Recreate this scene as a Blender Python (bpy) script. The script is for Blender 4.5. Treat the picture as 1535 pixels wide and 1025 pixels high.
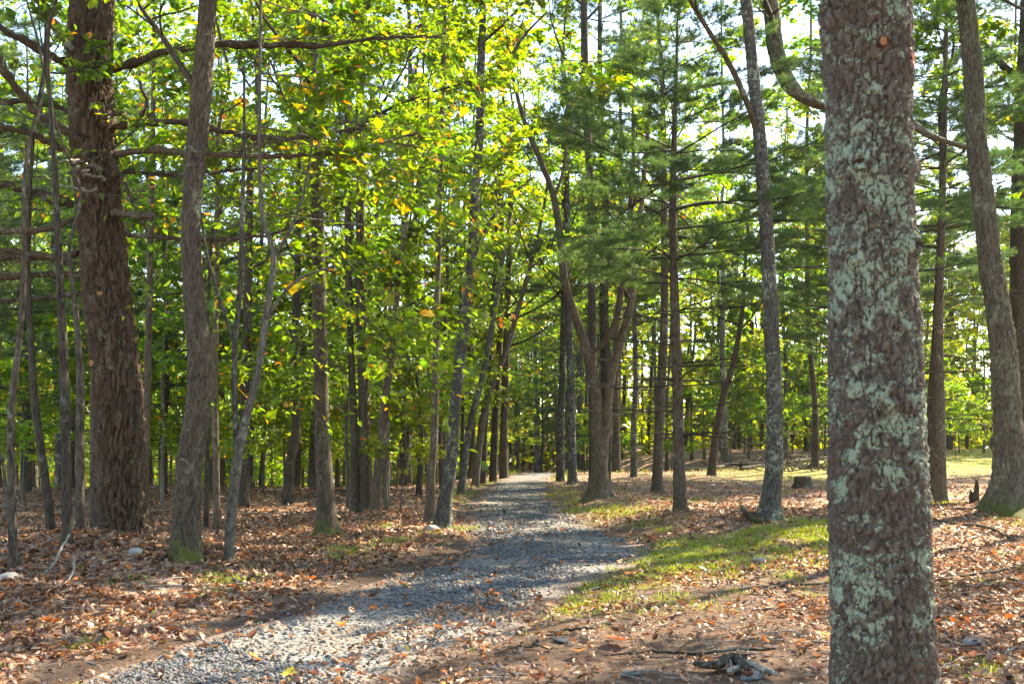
import bpy, math, random
import numpy as np
from math import radians as R

for o in list(bpy.data.objects):
    bpy.data.objects.remove(o, do_unlink=True)
SC = bpy.context.scene
COL = SC.collection

# ------------------------------------------------------------------ camera, sky, sun, exposure
F = 1492.0                 # focal length in photograph pixels (1535 wide, 36 mm sensor)
HZ = 655.0                 # horizon row of the photograph
CAM_H = 1.5
cd = bpy.data.cameras.new('camera')
cam = bpy.data.objects.new('camera', cd)
COL.objects.link(cam)
cam.location = (0, 0, CAM_H)
cam.rotation_euler = (R(90), 0, 0)
cd.sensor_width = 36.0
cd.lens = F / 1535 * 36
cd.shift_y = (HZ - 512.5) / 1535
cd.clip_start = 0.05
cd.clip_end = 2000
cd.dof.use_dof = True
cd.dof.focus_distance = 17.0
cd.dof.aperture_fstop = 5.6
SC.camera = cam

SUN_EL, SUN_AZ = 40.0, 47.0        # degrees; azimuth measured from the view axis to the right
w = bpy.data.worlds.new('World')
SC.world = w
w.use_nodes = True
nt = w.node_tree
nt.nodes.clear()
sky = nt.nodes.new('ShaderNodeTexSky')
sky.sky_type = 'NISHITA'
sky.sun_disc = False
sky.sun_elevation = R(SUN_EL)
sky.sun_rotation = R(SUN_AZ)
sky.air_density = 1.0
sky.dust_density = 0.4
bg = nt.nodes.new('ShaderNodeBackground')
bg.inputs['Strength'].default_value = 0.14
wo = nt.nodes.new('ShaderNodeOutputWorld')
nt.links.new(sky.outputs[0], bg.inputs[0])
nt.links.new(bg.outputs[0], wo.inputs[0])

sl = bpy.data.lights.new('sun', 'SUN')
sl.energy = 5.0
sl.angle = R(0.53)
sl.color = (1.0, 0.90, 0.73)
sun = bpy.data.objects.new('sun', sl)
COL.objects.link(sun)
sun.rotation_euler = (R(90 - SUN_EL), 0, R(180 - SUN_AZ) )
_a, _e = R(SUN_AZ), R(SUN_EL)
from mathutils import Vector
TO_SUN = Vector((math.sin(_a) * math.cos(_e), math.cos(_a) * math.cos(_e), math.sin(_e)))
sun.rotation_euler = TO_SUN.to_track_quat('Z', 'Y').to_euler()
sun.location = TO_SUN * 60

HAZE = 0.00015            # density per metre of the haze added to lift the dark distance
vs = SC.view_settings
vs.view_transform = 'Standard'
vs.look = 'None'
vs.exposure = 2.2
vs.gamma = 1.0
vs.use_curve_mapping = False
vs.use_white_balance = True       # the camera's daylight-shade balance
vs.white_balance_temperature = 7300
vs.white_balance_tint = 8
SC.render.engine = 'CYCLES'
cy = SC.cycles
cy.max_bounces = 8
cy.diffuse_bounces = 5
cy.glossy_bounces = 2
cy.transmission_bounces = 6
cy.transparent_max_bounces = 4
cy.use_denoising = True
cy.denoiser = 'OPENIMAGEDENOISE'
cy.denoising_input_passes = 'RGB_ALBEDO_NORMAL'
cy.use_adaptive_sampling = False
cy.sample_clamp_indirect = 6.0
cy.caustics_reflective = False
cy.caustics_refractive = False

# ------------------------------------------------------------------ numeric helpers
def ss(a, b, x):
    t = np.clip((np.asarray(x, float) - a) / (b - a), 0, 1)
    return t * t * (3 - 2 * t)

def _h(ix, iy, iz, seed):
    n = (ix.astype(np.int64) * 374761393 + iy.astype(np.int64) * 668265263 + iz.astype(np.int64) * 2147483647 + seed * 974711) & 0xFFFFFFFF
    n = ((n ^ (n >> 13)) * 1274126177) & 0xFFFFFFFF
    n = ((n ^ (n >> 16)) * 2246822519) & 0xFFFFFFFF
    n = n ^ (n >> 15)
    return (n & 0xFFFFFF) / float(0xFFFFFF)

def vnoise(x, y, z=None, seed=0):
    x = np.asarray(x, float); y = np.asarray(y, float)
    z = np.zeros_like(x) if z is None else np.asarray(z, float)
    x, y, z = np.broadcast_arrays(x, y, z)
    xi, yi, zi = np.floor(x), np.floor(y), np.floor(z)
    fx, fy, fz = x - xi, y - yi, z - zi
    fx, fy, fz = [f * f * (3 - 2 * f) for f in (fx, fy, fz)]
    r = 0
    for a in (0, 1):
        for b in (0, 1):
            for c in (0, 1):
                wgt = (fx if a else 1 - fx) * (fy if b else 1 - fy) * (fz if c else 1 - fz)
                r = r + wgt * _h(xi + a, yi + b, zi + c, seed)
    return r

def fbm(x, y, z=None, seed=0, o=4):
    r, amp, tot, f = 0, 1.0, 0, 1.0
    for k in range(o):
        r = r + amp * vnoise(np.asarray(x) * f, np.asarray(y) * f, None if z is None else np.asarray(z) * f, seed + k)
        tot += amp; amp *= .5; f *= 2.03
    return r / tot

def worley_wrap(u, v, nu, seed):
    """Cellular noise with u wrapping every nu cells: F1, F2, id of the nearest cell."""
    ui, vi = np.floor(u), np.floor(v)
    f1 = np.full(u.shape, 9.0); f2 = np.full(u.shape, 9.0); cid = np.zeros(u.shape)
    for a in (-1, 0, 1):
        for b in (-1, 0, 1):
            cu, cv = ui + a, vi + b
            wu = np.mod(cu, nu)
            z = np.zeros_like(wu)
            px = cu + .08 + .84 * _h(wu, cv, z, seed)
            py = cv + .08 + .84 * _h(wu, cv, z, seed + 7)
            d = np.hypot(u - px, v - py)
            idv = _h(wu, cv, z, seed + 13)
            near = d < f1
            f2 = np.where(near, f1, np.minimum(f2, d))
            cid = np.where(near, idv, cid)
            f1 = np.where(near, d, f1)
    return f1, f2, cid

def nrm(v):
    v = np.asarray(v, float)
    return v / np.maximum(np.linalg.norm(v, axis=-1, keepdims=True), 1e-9)

# ------------------------------------------------------------------ terrain
PY = np.array([-30, 0, 3, 5, 6.5, 7.85, 9.13, 10.4, 12.1, 13.2, 15.4, 19.5, 24.9, 29.8, 36, 42, 47, 58, 75, 120])
PX = np.array([-14, -3.6, -2.6, -1.95, -1.48, -1.04, -.57, -.22, .36, .62, .46, .1, 0, .12, .5, 1.1, 1.6, 2.1, -1, -25])
PW = np.array([2.0, 2.0, 2.0, 2.0, 1.95, 2.05, 2.2, 2.15, 2.25, 2.4, 2.1, 2.0, 1.9, 1.75, 1.65, 1.65, 1.7, 1.7, 1.7, 1.7])

def path_c(y): return np.interp(y, PY, PX)
def path_w(y): return np.interp(y, PY, PW)

def Z(x, y):
    x = np.asarray(x, float); y = np.asarray(y, float)
    c, hw = path_c(y), path_w(y) / 2
    off = x - c
    out = np.clip(np.abs(off) - hw, 0, None)
    z = (fbm(x * .45 + 9, y * .45, seed=3, o=4) - .5) * .22 * ss(0, 1.5, out)
    z += (fbm(x * 2.2, y * 2.2, seed=5, o=2) - .5) * .06 * ss(0, .6, out)
    z += .26 * np.exp(-(((x + 5.0) / 1.6) ** 2 + ((y - 12.0) / 1.5) ** 2))
    z += .20 * np.exp(-(((x + 5.0) / 1.3) ** 2 + ((y - 10.9) / .8) ** 2))
    z += .10 * np.exp(-(((x + 4.4) / 1.6) ** 2 + ((y - 8.8) / 1.5) ** 2))
    z += .16 * ss(.2, 1.8, off - hw) * ss(13, 17, y) * (1 - ss(24, 34, y))
    z += .55 * ss(24, 70, y) * ss(2, 14, off)
    z -= 3.2 * ss(27, 62, y) * ss(1.2, 5.5, -off)
    z -= 2.0 * ss(40, 72, y) * (1 - ss(4, 16, off))
    z += .04 * ss(0, .5, out) - .02
    far = np.hypot(x, y)
    z += ss(120, 230, far) * 3
    return z

def world(px, py, D):
    return np.array([(px - 767.5) / F * D, D, CAM_H - (py - HZ) / F * D])

def proj(p):
    p = np.asarray(p, float)
    return 767.5 + p[..., 0] / p[..., 1] * F, HZ + (CAM_H - p[..., 2]) / p[..., 1] * F

# ------------------------------------------------------------------ mesh builder
class MB:
    def __init__(s):
        s.v = []; s.q = []; s.t = []; s.c = []; s.n = 0
    def add(s, v, quads=None, tris=None, col=None):
        v = np.asarray(v, float).reshape(-1, 3)
        if quads is not None and len(quads): s.q.append(np.asarray(quads, np.int64) + s.n)
        if tris is not None and len(tris): s.t.append(np.asarray(tris, np.int64) + s.n)
        if col is None: col = (1, 1, 1)
        col = np.asarray(col, float)
        if col.ndim == 1: col = np.tile(col, (len(v), 1))
        s.v.append(v); s.c.append(col); s.n += len(v)
    def mesh(s, name, mat, smooth=True, attrs=None):
        V = np.concatenate(s.v); C = np.concatenate(s.c)
        Q = np.concatenate(s.q) if s.q else np.zeros((0, 4), np.int64)
        T = np.concatenate(s.t) if s.t else np.zeros((0, 3), np.int64)
        return raw_mesh(name, V, Q, T, C, mat, smooth, attrs)
    def build(s, name, mat, parent=None, smooth=True, **kw):
        return link(name, s.mesh(name, mat, smooth), parent, **kw)

def raw_mesh(name, V, Q, T, C, mat, smooth=True, attrs=None):
    m = bpy.data.meshes.new(name)
    m.vertices.add(len(V)); m.vertices.foreach_set('co', V.astype(np.float32).ravel())
    nl = len(Q) * 4 + len(T) * 3
    m.loops.add(nl)
    m.loops.foreach_set('vertex_index', np.concatenate([Q.ravel(), T.ravel()]).astype(np.int32))
    m.polygons.add(len(Q) + len(T))
    m.polygons.foreach_set('loop_start', np.concatenate([np.arange(len(Q)) * 4, len(Q) * 4 + np.arange(len(T)) * 3]).astype(np.int32))
    m.polygons.foreach_set('use_smooth', np.full(len(Q) + len(T), bool(smooth)))
    if C is not None:
        a = m.attributes.new('tint', 'FLOAT_COLOR', 'POINT')
        a.data.foreach_set('color', np.hstack([C, np.ones((len(C), 1))]).astype(np.float32).ravel())
    for k, val in (attrs or {}).items():
        a = m.attributes.new(k, 'FLOAT', 'POINT')
        a.data.foreach_set('value', np.asarray(val, np.float32).ravel())
    m.update(calc_edges=True)
    m.materials.append(mat)
    return m

def link(name, mesh, parent=None, loc=None, kind=None):
    o = bpy.data.objects.new(name, mesh)
    COL.objects.link(o)
    if parent is not None: o.parent = parent
    if loc is not None: o.location = loc
    if kind: o['kind'] = kind
    return o

def thing(name, label, cat, loc=(0, 0, 0), group=None):
    o = bpy.data.objects.new(name, None)
    COL.objects.link(o)
    o.location = loc
    o.empty_display_size = .3
    o['label'] = label; o['category'] = cat
    if group: o['group'] = group
    return o

def tag(o, label=None, cat=None, group=None, kind=None):
    for k, val in (('label', label), ('category', cat), ('group', group), ('kind', kind)):
        if val: o[k] = val
    return o

def copy_tree(o, parent=None):
    c = o.copy(); COL.objects.link(c)
    if parent is not None: c.parent = parent
    for ch in list(o.children): copy_tree(ch, c)
    return c

def catmull(P, n):
    """Resample a polyline (k columns) smoothly to n points."""
    P = np.asarray(P, float)
    if len(P) == 2:
        t = np.linspace(0, 1, n)[:, None]
        return P[0] * (1 - t) + P[1] * t
    d = np.concatenate([[0], np.cumsum(np.maximum(np.linalg.norm(np.diff(P[:, :3], axis=0), axis=1), 1e-6))])
    E = np.vstack([2 * P[0] - P[1], P, 2 * P[-1] - P[-2]])
    tt = np.linspace(0, d[-1], n)
    i = np.clip(np.searchsorted(d, tt, side='right') - 1, 0, len(P) - 2)
    u = ((tt - d[i]) / (d[i + 1] - d[i]))[:, None]
    p0, p1, p2, p3 = E[i], E[i + 1], E[i + 2], E[i + 3]
    return .5 * (2 * p1 + (p2 - p0) * u + (2 * p0 - 5 * p1 + 4 * p2 - p3) * u ** 2 + (3 * p1 - p0 - 3 * p2 + p3) * u ** 3)

def tube(mb, P, rad, sides=5, col=None, cap=False):
    P = np.asarray(P, float); n = len(P)
    rad = np.broadcast_to(np.asarray(rad, float), (n,))
    T = nrm(np.gradient(P, axis=0))
    ref = np.array([0, 0, 1.0]) if abs(T[0, 2]) < .8 else np.array([1.0, 0, 0])
    U = nrm(np.cross(T, ref)); W = np.cross(T, U)
    a = np.arange(sides) / sides * 2 * np.pi
    V = P[:, None, :] + rad[:, None, None] * (np.cos(a)[None, :, None] * U[:, None, :] + np.sin(a)[None, :, None] * W[:, None, :])
    i = np.arange(n - 1)[:, None] * sides; j = np.arange(sides)[None, :]; k = (j + 1) % sides
    Qd = np.stack([i + j, i + k, i + sides + k, i + sides + j], -1).reshape(-1, 4)
    V = V.reshape(-1, 3); tris = None
    if cap:
        V = np.vstack([V, P[-1:], P[:1]])
        L = (n - 1) * sides; jj = np.arange(sides); kk = (jj + 1) % sides
        tris = np.vstack([np.stack([L + jj, L + kk, np.full(sides, n * sides)], -1), np.stack([kk, jj, np.full(sides, n * sides + 1)], -1)])
    mb.add(V, Qd, tris, col)

def rough_tube(C, sides=14, amp=.16, seed=0, gnarl=.0):
    """A limb with uneven bark: C rows x, y, z, radius. Returns a mesh builder."""
    P = C[:, :3]; n = len(P); T = nrm(np.gradient(P, axis=0))
    ref = np.array([0, 0, 1.0]) if abs(T[0, 2]) < .8 else np.array([1.0, 0, 0])
    U = nrm(np.cross(T, ref)); W = np.cross(T, U); a = np.arange(sides) / sides * 2 * np.pi
    L = np.concatenate([[0], np.cumsum(np.linalg.norm(np.diff(P, axis=0), axis=1))])
    A, S = np.meshgrid(a, L); r0 = max(float(C[:, 3].mean()), .004)
    nz = fbm(np.cos(A) * 2.2, np.sin(A) * 2.2, S / r0 * .55, seed=seed, o=3) - .5
    kn = ss(.66, .8, vnoise(S / r0 * .16, A * 0 + seed, seed=seed + 2)) * .35
    rr = np.maximum(C[:, 3], .0025)[:, None] * (1 + amp * 2 * nz + kn)
    V = P[:, None, :] + rr[..., None] * (np.cos(A)[..., None] * U[:, None, :] + np.sin(A)[..., None] * W[:, None, :])
    i = np.arange(n - 1)[:, None] * sides; j = np.arange(sides)[None, :]; k = (j + 1) % sides
    Q = np.stack([i + j, i + k, i + sides + k, i + sides + j], -1).reshape(-1, 4)
    e = (n - 1) * sides; jj = np.arange(sides); kk = (jj + 1) % sides
    b = MB(); b.add(np.vstack([V.reshape(-1, 3), P[-1:]]), Q, np.stack([e + jj, e + kk, np.full(sides, n * sides)], -1)); return b

# ------------------------------------------------------------------ materials
class NT:
    def __init__(s, name):
        s.m = bpy.data.materials.new(name); s.m.use_nodes = True
        s.t = s.m.node_tree; s.t.nodes.clear()
    def n(s, typ, **kw):
        x = s.t.nodes.new(typ)
        for k, val in kw.items():
            if k.startswith('i_'):
                x.inputs[k[2:].replace('_', ' ')].default_value = val
            else: setattr(x, k, val)
        return x
    def l(s, a, b): s.t.links.new(a, b)
    def mix(s, f, a, b, mode='MIX'):
        x = s.n('ShaderNodeMix', data_type='RGBA', blend_type=mode)
        for sock, val in ((x.inputs[0], f), (x.inputs[6], a), (x.inputs[7], b)):
            if isinstance(val, bpy.types.NodeSocket): s.l(val, sock)
            elif isinstance(val, (int, float)): sock.default_value = val
            else: sock.default_value = (*val, 1)
        return x.outputs[2]
    def math(s, op, a, b=0.0, clamp=False):
        x = s.n('ShaderNodeMath', operation=op, use_clamp=clamp)
        for sock, val in ((x.inputs[0], a), (x.inputs[1], b)):
            if isinstance(val, bpy.types.NodeSocket): s.l(val, sock)
            else: sock.default_value = val
        return x.outputs[0]
    def noise(s, vec, scale, detail=4, rough=.6, dist=0.0):
        x = s.n('ShaderNodeTexNoise'); s.l(vec, x.inputs['Vector'])
        x.inputs['Scale'].default_value = scale; x.inputs['Detail'].default_value = detail
        x.inputs['Roughness'].default_value = rough; x.inputs['Distortion'].default_value = dist
        return x.outputs[0]
    def ramp(s, f, stops):
        x = s.n('ShaderNodeValToRGB'); s.l(f, x.inputs[0])
        cr = x.color_ramp
        while len(cr.elements) < len(stops): cr.elements.new(.5)
        for e, (p, c) in zip(cr.elements, stops):
            e.position = p; e.color = (*c, 1) if not isinstance(c, (int, float)) else (c, c, c, 1)
        return x.outputs[0]
    def step(s, f, a, b):
        x = s.n('ShaderNodeMapRange', interpolation_type='SMOOTHSTEP'); s.l(f, x.inputs[0])
        x.inputs[1].default_value = a; x.inputs[2].default_value = b
        return x.outputs[0]
    def attr(s, name, out='Fac'):
        x = s.n('ShaderNodeAttribute', attribute_name=name)
        return x.outputs[out]
    def pbr(s, col, rough=.85, bump=None, bstr=.5, bdist=.01, spec=.25):
        p = s.n('ShaderNodeBsdfPrincipled')
        if isinstance(col, bpy.types.NodeSocket): s.l(col, p.inputs['Base Color'])
        else: p.inputs['Base Color'].default_value = (*col, 1)
        if isinstance(rough, bpy.types.NodeSocket): s.l(rough, p.inputs['Roughness'])
        else: p.inputs['Roughness'].default_value = rough
        p.inputs['Specular IOR Level'].default_value = spec
        if bump is not None:
            b = s.n('ShaderNodeBump'); b.inputs['Strength'].default_value = bstr; b.inputs['Distance'].default_value = bdist
            s.l(bump, b.inputs['Height']); s.l(b.outputs[0], p.inputs['Normal'])
        o = s.n('ShaderNodeOutputMaterial'); s.l(p.outputs[0], o.inputs[0])
        return s.m

def leaf_mat(name, trans=(3.3, 3.4, .6), tw=.58, gloss=.04, var=.18):
    s = NT(name)
    col = s.attr('tint', 'Color')
    oi = s.n('ShaderNodeObjectInfo')
    hs = s.n('ShaderNodeHueSaturation')
    s.l(col, hs.inputs['Color'])
    s.l(s.math('ADD', s.math('MULTIPLY', oi.outputs['Random'], .05), .475), hs.inputs['Hue'])
    s.l(s.math('ADD', s.math('MULTIPLY', oi.outputs['Random'], var * 2), 1 - var), hs.inputs['Value'])
    d = s.n('ShaderNodeBsdfDiffuse'); s.l(hs.outputs[0], d.inputs[0])
    t = s.n('ShaderNodeBsdfTranslucent'); s.l(s.mix(1.0, hs.outputs[0], trans, 'MULTIPLY'), t.inputs[0])
    m = s.n('ShaderNodeMixShader'); m.inputs[0].default_value = tw
    s.l(d.outputs[0], m.inputs[1]); s.l(t.outputs[0], m.inputs[2])
    g = s.n('ShaderNodeBsdfGlossy'); g.inputs['Roughness'].default_value = .45
    m2 = s.n('ShaderNodeMixShader'); m2.inputs[0].default_value = gloss
    s.l(m.outputs[0], m2.inputs[1]); s.l(g.outputs[0], m2.inputs[2])
    o = s.n('ShaderNodeOutputMaterial'); s.l(m2.outputs[0], o.inputs[0])
    return s.m

def bark_mat(name, dark, light, lichen=0.0, lcol=(.27, .33, .27), moss=0.0, mossh=.5, stretch=.25, fine=60, red=None, plates=True):
    """Bark: grain stretched along the stem, plate tint from the mesh, lichen patches and moss at the foot."""
    s = NT(name)
    tc = s.n('ShaderNodeTexCoord')
    mp = s.n('ShaderNodeMapping'); mp.inputs['Scale'].default_value = (1, 1, stretch)
    s.l(tc.outputs['Object'], mp.inputs['Vector'])
    g1 = s.noise(mp.outputs[0], fine, 5, .65)
    g2 = s.noise(tc.outputs['Object'], 5, 4, .6)
    base = s.mix(s.step(g1, .38, .62), dark, light)
    pl = s.attr('plate')
    base = s.mix(s.math('MULTIPLY', pl, .55), base, tuple(min(1, c * 1.55) for c in light))
    if red is not None:
        base = s.mix(s.math('MULTIPLY', s.step(g2, .45, .7), .6), base, red)
    if lichen > 0:
        l1 = s.noise(tc.outputs['Object'], 11, 6, .72, .9)
        l2 = s.noise(tc.outputs['Object'], 75, 5, .75)
        l0 = s.noise(tc.outputs['Object'], 2.2, 2, .5)
        l1 = s.math('ADD', l1, s.math('MULTIPLY', s.math('SUBTRACT', l0, .5), .6))
        msk = s.math('ADD', l1, s.math('MULTIPLY', s.math('SUBTRACT', l2, .5), .55))
        msk = s.step(msk, .64 - lichen * .22, .72 - lichen * .22)
        if plates:
            msk = s.math('MULTIPLY', msk, s.step(s.math('ADD', s.attr('height'), s.math('MULTIPLY', s.math('SUBTRACT', l2, .5), .8)), .15, .5))
        lc = s.mix(s.step(s.noise(tc.outputs['Object'], 95, 3, .6), .35, .65), tuple(c * .72 for c in lcol), lcol)
        base = s.mix(msk, base, lc)
    if moss > 0:
        sx = s.n('ShaderNodeSeparateXYZ'); s.l(tc.outputs['Object'], sx.inputs[0])
        mm = s.math('SUBTRACT', 1.0, s.math('DIVIDE', sx.outputs[2], mossh))
        mm = s.math('ADD', mm, s.math('MULTIPLY', s.math('SUBTRACT', s.noise(tc.outputs['Object'], 7, 4, .65), .5), 1.6))
        mm = s.math('ADD', mm, s.math('MULTIPLY', s.math('SUBTRACT', s.noise(tc.outputs['Object'], 34, 5, .7), .5), 1.3))
        mm = s.math('MULTIPLY', s.step(mm, .42, .85), moss)
        base = s.mix(mm, base, s.mix(s.noise(tc.outputs['Object'], 60, 4, .7), (.028, .035, .008), (.12, .125, .025)))
    oi = s.n('ShaderNodeObjectInfo')
    hs = s.n('ShaderNodeHueSaturation'); s.l(base, hs.inputs['Color'])
    s.l(s.math('ADD', s.math('MULTIPLY', oi.outputs['Random'], .5), .75), hs.inputs['Value'])
    hgt = s.math('ADD', g1, s.math('MULTIPLY', s.noise(tc.outputs['Object'], fine * 2.5, 3, .6), .4))
    return s.pbr(hs.outputs[0], .9, hgt, .7, .012, .15)

M = {}
M['leaf'] = leaf_mat('green_leaf')
M['needle'] = leaf_mat('pine_needle', trans=(2.2, 2.3, .9), tw=.4, gloss=.05, var=.12)
M['dry_leaf'] = leaf_mat('dry_leaf', trans=(1.3, .95, .6), tw=.22, gloss=.05, var=.0)
M['grass'] = leaf_mat('grass_blade', trans=(1.4, 1.5, .4), tw=.4, gloss=.05, var=.0)
M['bark_hero'] = bark_mat('lichened_pine_bark', (.030, .025, .022), (.112, .092, .081), lichen=.50, lcol=(.27, .345, .27), fine=70, stretch=.5, red=(.085, .06, .05))
M['bark_pine'] = bark_mat('furrowed_pine_bark', (.022, .015, .010), (.098, .066, .045), lichen=.10, lcol=(.18, .18, .13), fine=60, stretch=.16, red=(.085, .050, .032))
M['bark_moss'] = bark_mat('mossy_broadleaf_bark', (.022, .017, .012), (.072, .056, .042), lichen=.16, lcol=(.16, .17, .12), moss=.9, mossh=.55, fine=55, stretch=.2)
M['bark_grey'] = bark_mat('grey_lichen_bark', (0.0210, 0.0186, 0.0162), (0.0816, 0.0748, 0.0666), lichen=.42, lcol=(.27, .29, .24), moss=.5, mossh=.35, fine=50, stretch=.25)
M['bark_oak'] = bark_mat('ridged_oak_bark', (.028, .024, .018), (.112, .096, .075), lichen=.28, lcol=(.2, .225, .16), moss=1.0, mossh=.75, fine=50, stretch=.18)
M['bark_thin'] = bark_mat('smooth_sapling_bark', (0.0360, 0.0312, 0.0264), (0.1088, 0.0952, 0.0782), lichen=.3, lcol=(.22, .23, .19), fine=45, stretch=.3, plates=False)
M['bark_warm'] = bark_mat('warm_brown_bark', (.032, .025, .018), (.100, .078, .058), lichen=.18, lcol=(.2, .2, .16), moss=.4, mossh=.3, fine=55, stretch=.2, plates=False)
M['bark_dark'] = bark_mat('dark_forest_bark', (0.0180, 0.0150, 0.0120), (0.0680, 0.0544, 0.0422), lichen=.15, lcol=(.15, .16, .13), fine=40, stretch=.25, plates=False)
M['dead_wood'] = bark_mat('dead_branch_bark', (.030, .022, .016), (.115, .080, .055), lichen=.22, lcol=(.24, .25, .19), fine=70, stretch=1, plates=False)
M['dead_grey'] = bark_mat('weathered_wood', (.12, .10, .085), (.33, .29, .25), fine=70, stretch=1, plates=False)
s = NT('fresh_cut_wood'); tc = s.n('ShaderNodeTexCoord')
M['cut_wood'] = s.pbr(s.mix(s.noise(tc.outputs['Object'], 40, 4), (.13, .055, .025), (.36, .16, .065)), .8)
s = NT('resin_scar'); tc = s.n('ShaderNodeTexCoord')
M['scar'] = s.pbr(s.mix(s.step(s.noise(tc.outputs['Object'], 60, 4), .4, .62), (.16, .045, .02), (.42, .12, .045)), .7)
s = NT('knot_hole'); tc = s.n('ShaderNodeTexCoord')
M['knot'] = s.pbr(s.mix(s.noise(tc.outputs['Object'], 50, 4), (.02, .014, .011), (.07, .04, .03)), .9)

def stone_mat(name, a, b):
    s = NT(name); tc = s.n('ShaderNodeTexCoord'); g = s.n('ShaderNodeNewGeometry')
    n1 = s.noise(g.outputs['Position'], 90, 5, .65)
    c = s.mix(1.0, s.mix(n1, a, b), s.attr('tint', 'Color'), 'MULTIPLY')
    oi = s.n('ShaderNodeObjectInfo')
    hs = s.n('ShaderNodeHueSaturation'); s.l(c, hs.inputs['Color'])
    s.l(s.math('ADD', s.math('MULTIPLY', oi.outputs['Random'], .5), .75), hs.inputs['Value'])
    return s.pbr(hs.outputs[0], .75, n1, .35, .004, .3)
M['stone'] = stone_mat('slate_gravel', (.085, .087, .092), (.185, .186, .19))
M['rock'] = stone_mat('pale_rock', (.16, .14, .12), (.42, .385, .34))

# ground: litter / bare soil / moss and grass by masks stored on the sheet
s = NT('forest_floor')
geo = s.n('ShaderNodeNewGeometry'); P_ = geo.outputs['Position']
vor = s.n('ShaderNodeTexVoronoi'); vor.inputs['Scale'].default_value = 11; vor.inputs['Randomness'].default_value = 1
wv = s.n('ShaderNodeVectorMath', operation='ADD'); s.l(P_, wv.inputs[0])
nz = s.n('ShaderNodeTexNoise'); nz.inputs['Scale'].default_value = 14; s.l(P_, nz.inputs['Vector'])
sc_ = s.n('ShaderNodeVectorMath', operation='SCALE'); s.l(nz.outputs['Color'], sc_.inputs[0]); sc_.inputs['Scale'].default_value = .12
s.l(sc_.outputs[0], wv.inputs[1]); s.l(wv.outputs[0], vor.inputs['Vector'])
sep = s.n('ShaderNodeSeparateColor'); s.l(vor.outputs['Color'], sep.inputs[0])
litter = s.ramp(sep.outputs[0], [(0, (.10, .058, .038)), (.3, (.20, .122, .082)), (.55, (.30, .195, .138)), (.8, (.37, .255, .19)), (.96, (.45, .325, .25)), (1, (.40, .17, .05))])
soil = s.mix(s.noise(P_, 6, 6, .7), (.05, .033, .025), (.125, .083, .06))
soil = s.mix(s.step(s.noise(P_, 70, 4, .7), .55, .7), soil, (.2, .13, .09))
grassc = s.mix(s.noise(P_, 18, 5, .7), (.13, .14, .016), (.32, .31, .045))
meadow = s.mix(s.noise(P_, 1.2, 5, .7), (.16, .16, .035), (.34, .29, .12))
c = s.mix(s.attr('m_litter'), soil, litter)
c = s.mix(s.attr('m_grass'), c, grassc)
c = s.mix(s.attr('m_meadow'), c, meadow)
hgt = s.math('ADD', s.math('MULTIPLY', vor.outputs['Distance'], .8), s.noise(P_, 45, 5, .7))
M['ground'] = s.pbr(c, .95, hgt, .8, .03, .1)

s = NT('gravel_bed')
geo = s.n('ShaderNodeNewGeometry'); P_ = geo.outputs['Position']
vor = s.n('ShaderNodeTexVoronoi'); vor.inputs['Scale'].default_value = 26; s.l(P_, vor.inputs['Vector'])
sep = s.n('ShaderNodeSeparateColor'); s.l(vor.outputs['Color'], sep.inputs[0])
gr = s.ramp(sep.outputs[0], [(0, (.09, .09, .092)), (.5, (.17, .168, .165)), (1, (.26, .255, .25))])
dust = s.mix(s.noise(P_, 30, 5, .7), (.13, .108, .09), (.25, .215, .185))
c = s.mix(s.math('MULTIPLY', s.step(s.noise(P_, 1.1, 5, .65), .40, .6), .85), gr, dust)
c = s.mix(s.math('MULTIPLY', s.attr('m_edge'), .9), c, s.mix(s.noise(P_, 20, 5, .7), (.08, .05, .035), (.22, .15, .11)))
M['gravel_bed'] = s.pbr(c, .9, s.math('MULTIPLY', vor.outputs['Distance'], -1.0), .9, .03, .2)

# ------------------------------------------------------------------ ground and path
def spaced(lo, hi, d, far_lo, far_hi, g=1.22):
    core = list(np.arange(lo, hi + d / 2, d))
    st, x = d, hi
    while x < far_hi:
        st *= g; x += st; core.append(min(x, far_hi))
    st, x = d, lo; pre = []
    while x > far_lo:
        st *= g; x -= st; pre.append(max(x, far_lo))
    return np.array(pre[::-1] + core)

def poly_mask(x, y, pts, soft=.35):
    """Soft 0..1 mask of a ground polygon."""
    pts = np.asarray(pts, float)
    inside = np.zeros(x.shape, bool); dist = np.full(x.shape, 1e9)
    for i in range(len(pts)):
        a, b = pts[i], pts[(i + 1) % len(pts)]
        cond = (a[1] > y) != (b[1] > y)
        with np.errstate(divide='ignore', invalid='ignore'):
            xi = (b[0] - a[0]) * (y - a[1]) / (b[1] - a[1] + 1e-12) + a[0]
        inside ^= cond & (x < xi)
        ab = b - a; t = np.clip(((x - a[0]) * ab[0] + (y - a[1]) * ab[1]) / (ab @ ab), 0, 1)
        dist = np.minimum(dist, np.hypot(x - a[0] - t * ab[0], y - a[1] - t * ab[1]))
    sd = np.where(inside, dist, -dist)
    return ss(-soft, soft, sd)

def on_ground(px, py):
    D = CAM_H * F / (py - HZ)
    return ((px - 767.5) / F * D, D)

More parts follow.
